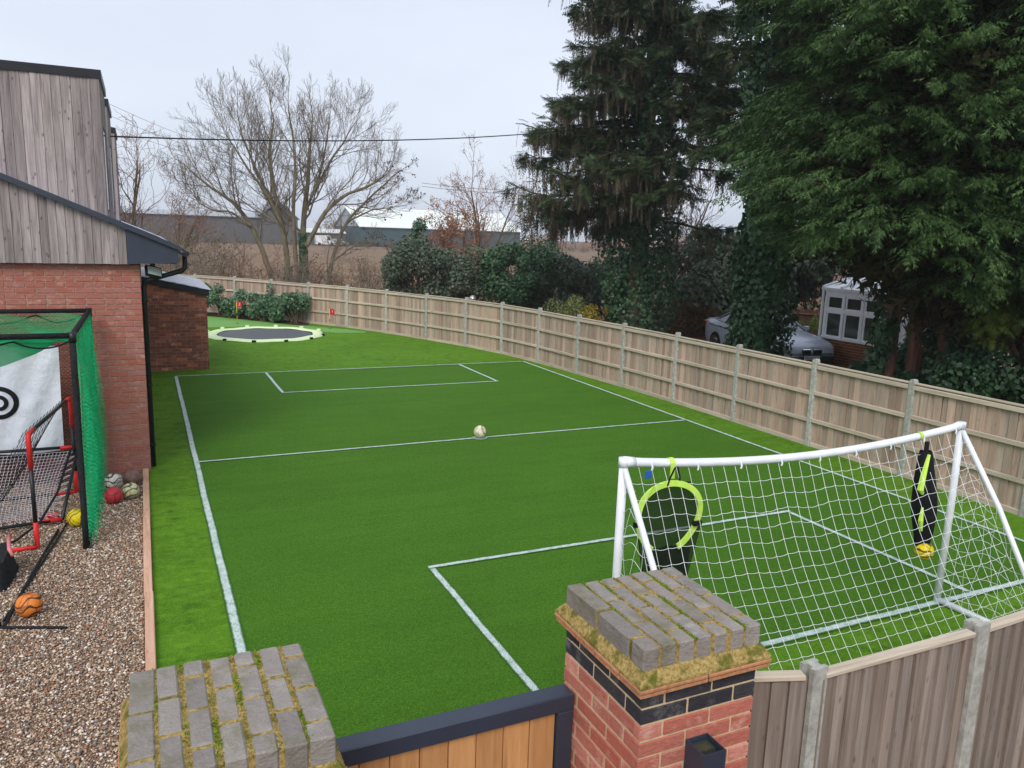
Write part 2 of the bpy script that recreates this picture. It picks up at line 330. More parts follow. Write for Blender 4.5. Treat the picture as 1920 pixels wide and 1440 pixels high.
plain('net_green', S(10, 166, 104), S(40, 204, 134), 14, .7, .2)
plain('net_black', S(22, 22, 24), S(36, 36, 40), 20, .8, .2)
plain('net_pale', S(186, 176, 184), S(226, 220, 224), 6, .8, .2)
plain('neon', S(186, 226, 84), S(208, 244, 110), 12, .6, .2, .3, 40)
plain('banner_cloth', S(214, 220, 232), S(234, 238, 246), 5, .8, .1, .5, 7, bdist=.05)
plain('black_print', S(20, 20, 24), S(30, 30, 34), 5, .7, .2)
plain('slate', S(176, 182, 194), S(212, 216, 226), 14, .32, .6, .2, 60, var=(.85, 1.15))  # base colour paled: sky reflection off wet slates is painted in
plain('blackwood', S(40, 42, 46), S(62, 62, 64), 3, .8, .2)
plain('barn_dark', S(84, 82, 82), S(100, 98, 96), .8, .9, .1, stretch=(6, 6, .5))  # base colour lightened, painting distance haze into the far barn walls
plain('barn_white', S(214, 220, 216), S(228, 231, 226), .4, .7, .3, stretch=(5, 1, 1))
plain('barn_teal', S(56, 76, 80), S(70, 90, 92), .5, .8, .2)
plain('barn_grey_roof', S(150, 154, 158), S(170, 174, 178), .5, .8, .2)
plain('bark', S(66, 56, 46), S(118, 104, 86), 6, .95, .1, .7, 30, stretch=(2, 2, .5), bdist=.03)
plain('bark_ash', S(96, 88, 70), S(142, 134, 110), 3, .95, .1, .5, 20, stretch=(2, 2, .6), bdist=.03)
plain('bark_red', S(98, 70, 56), S(138, 106, 88), 5, .95, .1, .7, 25, stretch=(3, 3, .4), bdist=.03)
plain('twig', S(112, 102, 92), S(150, 138, 124), 2, .95, .1)
plain('twig_red', S(104, 80, 72), S(146, 118, 104), 2, .95, .1)
plain('trampoline_mat', S(84, 86, 92), S(100, 102, 108), 30, .5, .4)
plain('pad', S(214, 232, 176), S(226, 242, 196), 6, .6, .2, .3, 14)
plain('flag_red', S(190, 30, 46), S(206, 46, 60), 6, .7, .2)
plain('flag_pole', S(214, 190, 60), S(230, 206, 80), 6, .5, .3)
plain('car_paint', S(178, 186, 200), S(188, 196, 208), 3, .25, .6, metal=.2, var=(1, 1))
plain('car_dark', S(70, 76, 84), S(80, 86, 94), 3, .25, .6, metal=.5, var=(1, 1))
plain('chrome', S(200, 202, 206), S(214, 216, 220), 3, .15, .6, metal=1., var=(1, 1))
plain('rubber', S(18, 18, 20), S(30, 30, 32), 20, .85, .2)
plain('tail_red', S(150, 16, 24), S(176, 26, 34), 6, .25, .5)
plain('plate_white', S(224, 224, 220), S(234, 234, 230), 6, .5, .3)
plain('pink_cloth', S(206, 120, 124), S(220, 140, 144), 6, .8, .2)
plain('blue_tag', S(36, 84, 170), S(50, 100, 190), 6, .6, .3)
plain('steel_ball', S(190, 186, 180), S(204, 200, 194), 6, .25, .5, metal=.9)
plain('hedge_soil', S(52, 40, 30), S(80, 62, 46), 5, .95, .1, .6, 30, bdist=.03)
plain('cable', S(34, 34, 38), S(44, 44, 48), 4, .7, .2)
t = NT('glass'); v = t.coord(); f = t.noise(v, 1.5, 3); t.fin(t.ramp(f, [(.3, S(36, 42, 36)), (.7, S(64, 74, 58))]), .08, .6)
t = NT('car_glass'); t.fin(S(30, 38, 46), .06, .7)
t = NT('lamp_glass'); v = t.coord(); t.fin(t.ramp(t.noise(v, 3., 2), [(.3, S(170, 184, 176)), (.7, S(196, 206, 200))]), .15, .5)
t = NT('mesh_cloth'); t.fin(S(20, 22, 26), .8, .2); tr = t.n('BsdfTransparent'); ms = t.n('MixShader'); ms.inputs[0].default_value = .76
t.t.links.new(tr.outputs[0], ms.inputs[1]); t.t.links.new(t.b.outputs[0], ms.inputs[2]); t.t.links.new(ms.outputs[0], t.o.inputs[0])
def ballmat(name, base, dark, print_=None, sc=1.0):
    t = NT(name); v = t.coord((1, 1, 1), rnd=False); vo = t.n('TexVoronoi', Scale=9.*sc, feature='DISTANCE_TO_EDGE'); t.set(vo.inputs['Vector'], v)
    c = t.mix(t.ramp(vo.outputs['Distance'], [(.02, .75), (.06, 0.)]), base, dark)
    c = t.mix(t.ramp(t.noise(v, 26., 5), [(.5, 0.), (.72, .5)]), c, dark)
    if print_ is not None:
        w = t.n('TexWave', Scale=5.5, Distortion=9., Detail=1.5); t.set(w.inputs['Vector'], v); c = t.mix(t.ramp(w.outputs['Fac'], [(.80, 0.), (.86, .9)]), c, print_)
    t.bump(vo.outputs['Distance'], .4, .01); t.fin(c, .5, .3)
ballmat('ball_cream', S(228, 222, 190), S(176, 164, 140), S(150, 138, 116))
ballmat('ball_orange', S(226, 130, 50), S(140, 84, 40), S(40, 34, 38))
ballmat('ball_red', S(196, 56, 66), S(96, 34, 40))
ballmat('ball_white', S(206, 202, 192), S(120, 112, 100), S(44, 44, 48))
ballmat('ball_pale', S(204, 204, 156), S(128, 124, 100), S(70, 72, 62))
ballmat('ball_brown', S(128, 100, 92), S(84, 64, 58), None, 1.6)
ballmat('ball_yellow', S(232, 206, 22), S(150, 128, 20), S(40, 60, 40))
leafmat('ley_green', [S(38, 58, 32), S(58, 84, 44), S(82, 112, 58), S(46, 70, 38), S(104, 134, 74)], .55, .3, .25)
leafmat('ley_gold', [S(84, 106, 40), S(124, 140, 54), S(96, 118, 50), S(66, 94, 42)], .6, .25, .3)
leafmat('ley_brown', [S(84, 66, 46), S(66, 62, 42), S(56, 72, 46)], .9, .1, .2)
leafmat('spruce_green', [S(44, 60, 42), S(62, 82, 54), S(84, 102, 68), S(52, 70, 46), S(106, 118, 78)], .6, .25, .25)
leafmat('spruce_brown', [S(112, 98, 84), S(132, 116, 98), S(96, 90, 74), S(92, 98, 76)], .9, .1, .25)
leafmat('ivy', [S(37, 63, 41), S(52, 85, 54), S(67, 102, 65), S(43, 72, 46), S(87, 117, 72)], .42, .35, .2)
leafmat('laurel', [S(58, 90, 64), S(78, 114, 80), S(100, 134, 98), S(68, 100, 66), S(122, 150, 112)], .35, .45, .2)
leafmat('hedge_dark', [S(59, 76, 61), S(78, 96, 74), S(98, 111, 87), S(67, 83, 67), S(115, 124, 100)], .5, .3, .2)
leafmat('variegated', [S(120, 136, 84), S(150, 160, 106), S(96, 118, 70), S(176, 166, 70)], .5, .3, .2)
leafmat('gold_leaf', [S(186, 160, 44), S(150, 140, 44), S(204, 180, 70)], .5, .3, .2)
leafmat('red_hedge', [S(112, 74, 40), S(140, 104, 48), S(96, 58, 40), S(150, 130, 60), S(84, 84, 40)], .6, .2, .2)
leafmat('lime_leaf', [S(120, 148, 50), S(96, 126, 44), S(146, 168, 66)], .5, .3, .2)
leafmat('autumn', [S(166, 112, 84), S(152, 104, 82), S(178, 134, 98), S(138, 106, 90)], .7, .2, .25)
leafmat('olive', [S(96, 94, 54), S(120, 112, 64), S(80, 80, 48), S(132, 112, 76)], .7, .2, .2)
leafmat('ash_keys', [S(66, 50, 44), S(84, 62, 52)], .8, .1, .1)
# ---------------------------------------------------------------- ground and turf
def sheet(name, poly, z, mat, sub=None):
    o = MB().add([(x, y, z) for x, y in poly], [tuple(range(len(poly)))]).build(name, mat); return struct(o)
sheet('ground', [(-420, -60), (520, -60), (520, 620), (-420, 620)], -.02, 'earth')
sheet('ploughed_field', [(-160, 41), (11, 41), (24, 42), (90, 90), (130, 188), (-160, 188)], -.012, 'ploughed_field')
sheet('driveway', [(10.6, 2), (40, 2), (40, 26), (13, 26)], -.008, 'bark_mulch')
FENCE = [(.5, 35.7), (1.92, 34.37), (3.28, 32.91), (4.42, 31.18), (5.50, 29.45), (6.57, 27.87), (7.48, 26.07), (8.28, 24.2), (8.96, 22.45), (9.45, 20.82), (9.75, 19.03), (9.93, 17.19), (10.11, 15.38), (10.22, 13.50), (10.28, 11.65), (10.33, 9.77), (10.35, 7.90), (10.34, 6.02), (10.32, 4.15)]
sheet('artificial_lawn', [(-.06, 2.7), (10.3, 2.7)]+[(x-.03, y-.02) for x, y in FENCE[::-1]]+[(.3, 35.7), (-.06, 30)], 0., 'surround_turf')
XL, XR, YF, YM, YN = .572, 9.43, 19.297, 12.0, 4.73
sheet('football_pitch', [(XL, YN), (XR, YN), (XR, YF), (XL, YF)], .004, 'pitch_turf')
sheet('flower_bed', [(1.1, 33.6), (2.7, 31.9), (4.0, 30.2), (5.0, 28.75), (5.35, 28.8), (5.5, 29.35), (4.4, 31.1), (3.25, 32.85), (1.9, 34.3)], .006, 'hedge_soil')
# putting green: a smooth blob
pg = []
for x, y in [(1.0, 29.2), (2.1, 28.6), (3.2, 28.75), (4.4, 28.1), (5.2, 27.0), (5.9, 26.35), (6.8, 26.25), (6.9, 26.6), (6.2, 27.5), (5.3, 28.5), (4.6, 29.1), (3.6, 30.5), (2.5, 31.9), (1.0, 33.2)]: pg.append((x, y))
sheet('putting_green', pg, .005, 'putting_turf')
rng = np.random.default_rng(3)
def line(name, a, b, w=.07, z=.009, curve=0.):
    a = np.array(a, float); b = np.array(b, float); n = max(8, int(np.linalg.norm(b-a)/.03)); d = (b-a)/np.linalg.norm(b-a); nn = np.array([-d[1], d[0]])
    t = np.linspace(0, 1, n); wob = np.cumsum(rng.normal(0, .0006, n)); wob -= np.linspace(wob[0], wob[-1], n)
    e = [sg*w*.62+wob+rng.normal(0, w*.02, n) for sg in (1, .5, -.5, -1)]
    V = np.concatenate([np.c_[a+(b-a)*t[:, None]+nn*x[:, None], np.full(n, z)] for x in e])
    o = MB().add(V, [(j*n+i, j*n+i+1, (j+1)*n+i+1, (j+1)*n+i) for j in range(3) for i in range(n-1)]).build(name, 'line_paint'); struct(o)
    at_ = o.data.attributes.new('cover', 'FLOAT', 'POINT'); at_.data.foreach_set('value', np.repeat([0., 1., 1., 0.], n)); return o
BX0, BX1, BD = 2.565, 7.46, 2.54
line('touchline', (XL, YN-.4), (XL, YF), .085); line('touchline', (XR, YN-.4), (XR, YF+.03))
line('goal_line', (XL, YF), (XR, YF), .06, .013); line('goal_line', (XL, YN), (XR+.5, YN-.03), .085, .013)
line('halfway_line', (XL, YM), (XR, YM), .06, .013)
line('penalty_area_line', (BX0, YN), (BX0, YN+BD), .075); line('penalty_area_line', (BX1, YN), (BX1, YN+BD), .075); line('penalty_area_line', (BX0-.03, YN+BD), (BX1+.03, YN+BD), .07, .013)
line('penalty_area_line', (BX0, YF), (BX0, YF-BD), .075); line('penalty_area_line', (BX1+.06, YF), (BX1+.06, YF-BD), .075); line('penalty_area_line', (BX0-.03, YF-BD), (BX1+.09, YF-BD), .065, .013)
o = MB().lathe([(.0, .0145), (.11, .0145), (.13, .0145)], (5.08, 11.99, 0), 20).build('centre_spot', 'line_paint'); struct(o); at_ = o.data.attributes.new('cover', 'FLOAT', 'POINT'); at_.data.foreach_set('value', np.full(len(o.data.vertices), .8))
# gravel: bed sheet + loose stones (uncountable)
sheet('gravel_drive', [(-14, -8), (-.135, -8), (-.135, 11.8), (-14, 11.8)], -.004, 'gravel_bed')
OCT = np.array([(1, .1, 0), (-.1, 1, .1), (-1, -.1, 0), (.1, -1, -.1), (.15, .1, .75), (0, .1, -.6)], float)
OCTF = np.array([(0, 1, 4), (1, 2, 4), (2, 3, 4), (3, 0, 4), (1, 0, 5), (2, 1, 5), (3, 2, 5), (0, 3, 5)])
n = 66000; P = np.c_[rng.uniform(-2.3, -.145, n), 4.1+(11.7-4.1)*rng.random(n)**1.1, rng.uniform(-.004, .012, n)]
sz = np.clip(rng.lognormal(math.log(.0098), .33, n), .0055, .019)
V, F = stamp(OCT, OCTF, P, np.c_[rng.normal(0, 1, (n, 2)), rng.normal(0, .25, n)], np.c_[rng.normal(0, .35, (n, 2)), np.ones(n)], np.c_[sz*rng.uniform(.9, 1.5, n), sz*rng.uniform(.7, 1.1, n), sz*rng.uniform(.6, 1.1, n)])
o = link('gravel', fastmesh('gravel', V, F, 'gravel_stone', True), kind='stuff'); tag(o, 'loose mixed brown and cream gravel stones beside the lawn edging', 'gravel')
# timber edging between gravel and lawn
e = thing('timber_edging', 'long pinkish timber sleeper edging between gravel and artificial lawn', 'edging', (-.105, 4.4, 0))
for i, (a, b) in enumerate([(2.6, 5.2), (5.206, 7.6), (7.606, 9.7), (9.706, 11.74)]):
    MB().cbox(-.138+.004*math.sin(i*2), -.062+.004*math.sin(i*2), a, b, -.03, .055, .006).build('plank', 'sleeper', e)

# ---------------------------------------------------------------- house
H = thing('house', 'brick house with grey timber cladding, dormers and slate roof beside the lawn', 'house', (-1.5, 11.8, 0))
WY = 11.8
MB().box(-6, -.035, WY+.012, 23.9, -.02, 2.876).build('wall', 'house_mortar', H)
BRK = {}
def brickmesh(L_, h, d, mat, b=.003):
    k = (round(L_, 4), round(h, 4), round(d, 4), mat)
    if k not in BRK: BRK[k] = MB().cbox(0, L_, 0, d, 0, h, b).mesh('brick', mat)
    return BRK[k]
Hl = wloc(H)
cand = []
PC = 2.876/38
for c in range(38):
    off = [0, .1125][c % 2]; x1 = -.03
    first = .215 if c % 2 == 0 else .1025
    x = x1
    k = 0
    while x > -2.5:
        L_ = first if k == 0 else .215
        if c % 7 == 3 and k == 2: L_ = .1025
        cand.append((x-L_, c*PC, L_)); x -= L_+.010; k += 1
vis = sorted(cand, key=lambda b_: -b_[0]); near = vis[:300]; rest = vis[300:]
rngp = random.Random(5)
for x, z, L_ in near:
    link('brick', brickmesh(L_, PC-.010, .05, 'house_brick'), H, np.array((x, WY+rngp.uniform(-.002, .002), z+.005))-Hl)
mb = MB()
for x, z, L_ in rest: mb.cbox(x, x+L_, WY, WY+.05, z+.005, z+PC-.005, .003)
mb.build('brick_courses', 'house_brick', H, kind='stuff')
# side wall return bricks seen edge-on
mb = MB()
for c in range(38):
    y = WY+(.0 if c % 2 else .1125)+.105
    while y < 19.9: mb.cbox(-.06, -.0305, y, y+.215, c*PC+.005, c*PC+PC-.005, .003); y += .225
mb.build('side_wall_bricks', 'house_brick', H, kind='stuff')
def slope(x): return 3.135+(.47-x)*.418
# gable cladding
x = -.172
while x > -2.9:
    w = .098; zt = slope(x-w/2)-.05
    yj = 11.70+rngp.uniform(-.006, .006)
    mb = MB(); z0 = 2.888+rngp.uniform(-.002, .003)
    mb.prism([(x-w, z0), (x-.004, z0), (x-.004, slope(x)-.06), (x-w, slope(x-w)-.06)], yj, yj+.02); mb.build('cladding_board', 'clad_wood', H)
    x -= w
MB().prism([(-3, 2.89), (-.17, 2.89), (-.17, slope(-.17)-.075), (-3, slope(-3)-.075)], 11.722, 11.80).build('gable_backing', 'blackwood', H)
# boxed eaves end, soffit, verge, roof
MB().prism([(-.17, 2.892), (.452, 2.915), (.452, 3.10), (-.17, slope(-.17)-.055)], 11.66, 11.74).build('eaves_box', 'anthracite', H)
MB().box(.43, .455, 11.74, 23.8, 2.915, 3.10).build('fascia', 'anthracite', H)
MB().box(-.03, .43, 11.74, 23.8, 2.90, 2.93).build('soffit', 'black_plastic', H)
MB().prism([(-3.0, slope(-3)-.055), (.2, slope(.2)-.05), (.49, 3.075), (.495, 3.125), (.2, slope(.2)+.02), (-3.0, slope(-3)+.02)], 11.60, 11.72).build('verge', 'anthracite', H)
roof = MB().prism([(-3.4, slope(-3.4)-.06), (.47, 3.06), (.49, 3.09), (-3.4, slope(-3.4)-.03)], 11.722, 23.9).build('roof', 'slate', H)
ang = math.atan(.418); TL = .30
tm = {}
for r_ in range(6):
    xl = .50-r_*.235*math.cos(ang); y = 11.735-(.16 if r_ % 2 else 0)
    while y < 23.8:
        y0 = max(y, 11.73); y1 = min(y+.32, 23.85); key = round(y1-y0, 3)
        if key not in tm: tm[key] = MB().cbox(-TL, 0, 0, y1-y0-.005, 0, .012, .003).mesh('tile', 'slate')
        if y1-y0 > .05 and (r_ < 3 or y < 14.5):
            link('slate_tile', tm[key], roof, np.array((xl, y0, slope(xl)-.042+rngp.uniform(0, .004)))-Hl, (0, ang-.035, 0))
        y += .325
# dormers
DX = -.386
def dormer(y0, y1, nm):
    d = MB().box(-3.2, DX-.022, y0+.022, y1-.022, 3.2, 5.26).build('dormer', 'blackwood', H)
    x = DX; k = 0
    while x > -2.9:
        w = .112; MB().prism([(x-w, slope(x-w)-.03), (x-.004, slope(x)-.03), (x-.004, 5.262), (x-w, 5.262)], y0+rngp.uniform(-.007, .006), y0+.022).build('cladding_board', 'clad_wood', d); x -= w
    y = y0+.022
    while y < y1-.02:
        ye = min(y+.11, y1); inwin = y > y0+.3 and ye < y1-.12
        z0 = slope(DX)-.04
        if inwin: MB().box(DX-.02, DX, y, ye-.004, z0, z0+.12).build('cladding_board', 'clad_wood', d); MB().box(DX-.02, DX, y, ye-.004, 4.72, 5.262).build('cladding_board', 'clad_wood', d)
        else: MB().box(DX-.02, DX, y, ye-.004, z0, 5.262).build('cladding_board', 'clad_wood', d)
        y += .11
    MB().box(DX-.02, DX-.012, y0+.3, y1-.12, 3.6, 4.75).build('window', 'glass', d)
    MB().box(-3.25, DX+.025, y0-.02, y1+.02, 5.263, 5.372).build('roof_trim', 'black_plastic', d)
dormer(12.1, 13.75, 1); dormer(14.75, 16.4, 2); dormer(19.0, 20.6, 3)
# gutter and downpipe, floodlight
g = MB(); an = np.linspace(math.pi, 2*math.pi, 9); pr = [(.535+.058*math.cos(a), 3.06+.058*math.sin(a)) for a in an]+[(.535+.052*math.cos(a), 3.06+.052*math.sin(a)) for a in an[::-1]]
g.prism(pr, 11.62, 23.9); g.prism([(.535+.058*math.cos(a), 3.06+.058*math.sin(a)) for a in an], 11.612, 11.62); g.build('gutter', 'black_plastic', H)
dp = MB().tube([(.54, 11.9, 3.02), (.54, 11.9, 2.90), (.535, 11.9, 2.84), (.50, 11.9, 2.80), (.06, 11.95, 2.665), (.02, 11.96, 2.64), (.006, 11.96, 2.58), (.006, 11.96, .02)], .034, 14).build('downpipe', 'black_plastic', H, True)
for z in (2.38, 1.2, .34): MB().tube([(.006, 11.96, z-.02), (.006, 11.96, z+.02)], .041, 14).box(-.05, .05, 11.95, 11.97, z-.012, z+.012).build('pipe_clip', 'black_plastic', dp)
fl = MB(); Rm = np.array((Matrix.Rotation(math.radians(28), 3, 'Z') @ Matrix.Rotation(math.radians(14), 3, 'Y') @ Matrix.Rotation(math.radians(-30), 3, 'X')).to_3x3()); cc = np.array((.15, 11.86, 2.775))
fl.box(.02, .24, 11.83, 11.88, 2.70, 2.85, Rm, cc); fl.box(.10, .16, 11.9, 12.0, 2.84, 2.90)
fl = fl.build('floodlight', 'black_plastic', H)
MB().box(.035, .225, 11.826, 11.83, 2.715, 2.835, Rm, cc).build('lens', 'lamp_glass', fl)
# annex
A = thing('brick_outbuilding', 'low brown brick outbuilding with lean-to slate roof behind the house', 'outbuilding', (.7, 20.1, 0)); Al = wloc(A)
AX0, AX1, AY0, AY1 = -.03, 1.36, 20.14, 24.0
MB().prism([(AX0, -.02), (AX1-.014, -.02), (AX1-.014, 1.84), (AX0, 2.16)], AY0+.012, AY1).build('wall', 'annex_mortar', A)
for c in range(28):
    x = AX0 if c % 2 else AX0-.1125
    while x < AX1-.02:
        a, b_ = max(x, AX0), min(x+.215, AX1); z = c*.075
        if b_-a > .03 and z+.07 < 2.16-(b_-AX0)*.23: link('brick', brickmesh(b_-a, .065, .05, 'annex_brick'), A, np.array((a, AY0+rngp.uniform(-.002, .002), z+.005))-Al)
        x += .225
def asl(x): return 2.235-(x-AX0)*.215
MB().prism([(-.05, asl(-.05)-.15), (AX1+.05, asl(AX1+.05)-.15), (AX1+.05, asl(AX1+.05)-.005), (-.05, asl(-.05)-.005)], AY0-.06, AY0-.03).build('bargeboard', 'black_plastic', A)
ar = MB().prism([(-.05, asl(-.05)-.02), (AX1+.06, asl(AX1+.06)-.02), (AX1+.06, asl(AX1+.06)), (-.05, asl(-.05))], AY0-.03, AY1+.05).build('roof', 'slate', A)
for r_ in range(6):
    y = AY0-.08-(.12 if r_ % 2 else 0); xl = AX1+.10-r_*.25
    while y < AY1:
        y0 = max(y, AY0-.08)
        key = ('a', round(y+.245-y0, 3))
        if key not in tm: tm[key] = MB().cbox(-.3, 0, 0, y+.245-y0-.005, 0, .014, .003).mesh('tile', 'slate')
        link('slate_tile', tm[key], ar, np.array((xl, y0, asl(xl)+.004+rngp.uniform(0, .004)))-Al, (0, math.atan(.215)-.03, 0)); y += .25

# ---------------------------------------------------------------- boundary fence
BF = thing('boundary_fence', 'long curving close-board timber fence with concrete posts around the lawn', 'fence', (10.2, 13.5, 0)); Bl = wloc(BF)
FH = 1.47
pm_ = MB().cbox(-.05, .05, -.05, .05, -.1, FH+.02, .012); pm_.prism([(-.045, FH+.02), (.045, FH+.02), (.02, FH+.045), (-.02, FH+.045)], -.045, .045); PM = pm_.mesh('post', 'concrete')
BW = .1085
bms = []
for i in range(4):
    hh = FH-.06+.004*i; bms.append(MB().add([(-.055, -.014, .06), (.055, -.001, .06), (.055, .003, .06), (-.055, .012, .06), (-.055, -.014, hh), (.055, -.001, hh), (.055, .003, hh), (-.055, .012, hh)], [(0,3,2,1),(4,5,6,7),(0,1,5,4),(1,2,6,5),(2,3,7,6),(3,0,4,7)]).mesh('board', 'fence_wood'))
for i, (x, y) in enumerate(FENCE):
    a = FENCE[max(i-1, 0)]; b_ = FENCE[min(i+1, len(FENCE)-1)]; th = math.atan2(b_[1]-a[1], b_[0]-a[0])
    link('concrete_post', PM, BF, np.array((x, y, rngp.uniform(-.012, .008)))-Bl, (rngp.uniform(-.006, .006), rngp.uniform(-.006, .006), th))
for i in range(len(FENCE)-1):
    a = np.array(FENCE[i]); b_ = np.array(FENCE[i+1]); Ln = np.linalg.norm(b_-a); th = math.atan2(*(b_-a)[::-1]); d = (b_-a)/Ln; nn = np.array([d[1], -d[0]])  # nn points to the outside when walking from far left to near right? fixed below
    inn = np.array([5., 14.])-(a+b_)/2; sgn = 1 if nn@inn > 0 else -1; nin = nn*sgn
    def at(s_, off): q_ = a+d*s_+nin*off; return q_
    dz = rngp.uniform(-.01, .01)
    usable = Ln-.10; nb = round(usable/BW); step = usable/nb
    for k in range(nb):
        q_ = at(.05+step*(k+.5), -.014+.010*(k % 2)); link('board', bms[rngp.randrange(4)], BF, np.array((q_[0], q_[1], dz))-Bl, (rngp.uniform(-.004, .004), rngp.uniform(-.005, .005), th+(math.pi if rngp.random() < .5 else 0)+rngp.uniform(-.02, .02)))
    rm = MB().cbox(-(Ln-.1)/2, (Ln-.1)/2, -.019, .019, -.035, .035, .008).mesh('rail', 'fence_rail')
    for z in (1.375, .93, .455):
        q_ = at(Ln/2, .028); link('rail', rm, BF, np.array((q_[0], q_[1], z+dz))-Bl, (0, rngp.uniform(-.003, .003), th))
    q_ = at(Ln/2, .006); link('capping_rail', MB().cbox(-(Ln-.1)/2, (Ln-.1)/2, -.04, .04, -.012, .014, .006).mesh('capping_rail', 'fence_rail'), BF, np.array((q_[0], q_[1], FH-.035+dz))-Bl, (0, 0, th))
    q_ = at(Ln/2, .012); link('gravel_board', MB().cbox(-(Ln-.1)/2, (Ln-.1)/2, -.014, .014, -.05, .075, .004).mesh('gravel_board', 'fence_rail'), BF, np.array((q_[0], q_[1], .0))-Bl, (0, 0, th))

# ---------------------------------------------------------------- front fence beside the brick pier (boards face us)
FF = thing('front_fence', 'weathered vertical board fence with concrete posts right of the brick pillar', 'fence', (3.5, 2.53, 0)); Fl = wloc(FF)
FZ = 1.35
segs = [((2.37, 2.72), (2.872, 2.545)), ((2.872, 2.535), (4.075, 2.532)), ((4.075, 2.535), (5.95, 2.62)), ((5.95, 2.62), (7.8, 2.70))]
hp = MB(); hp.prism([(-.045, -.05), (-.018, -.05), (-.018, -.028), (.018, -.028), (.018, -.05), (.045, -.05), (.045, .05), (.018, .05), (.018, .028), (-.018, .028), (-.018, .05), (-.045, .05)], -.1, FZ+.05, 'z'); HP = hp.mesh('post', 'concrete')
for x, y in [(2.895, 2.555), (4.10, 2.545), (5.97, 2.63)]: link('concrete_post', HP, FF, np.array((x, y, 0))-Fl, (0, 0, math.pi/2+.05))
for (a, b_) in segs:
    a = np.array(a); b_ = np.array(b_); Ln = np.linalg.norm(b_-a); d = (b_-a)/Ln; th = math.atan2(d[1], d[0]); nb = max(1, round((Ln-.07)/.098)); st = (Ln-.07)/nb
    for k in range(nb):
        # feather-edge board: thick edge proud toward the viewer, thin edge tucked behind the next
        w = st+.018; bm = MB().add([(-.0, -.026, .03), (w, -.004, .03), (w, .002, .03), (0, .002, .03), (0, -.026, FZ-.015), (w, -.004, FZ-.015), (w, .002, FZ-.015), (0, .002, FZ-.015)], [(0,3,2,1),(4,5,6,7),(0,1,5,4),(1,2,6,5),(2,3,7,6),(3,0,4,7)])
        q_ = a+d*(.045+st*k); link('board', bm.mesh('board', 'front_fence_wood'), FF, np.array((q_[0], q_[1], rngp.uniform(-.008, .003)))-Fl, (0, 0, th))
    mid = (a+b_)/2+d*.01
    link('capping_rail', MB().cbox(-Ln/2+.05, Ln/2-.05, -.032, .03, -.014, .014, .005).mesh('capping_rail', 'fence_rail'), FF, np.array((mid[0], mid[1], FZ+.002))-Fl, (0, 0, th))
    for z in (1.24, .75, .25): link('rail', MB().cbox(-Ln/2+.05, Ln/2-.05, .004, .042, -.035, .035, .005).mesh('rail', 'fence_rail'), FF, np.array((mid[0], mid[1], z))-Fl, (0, 0, th))

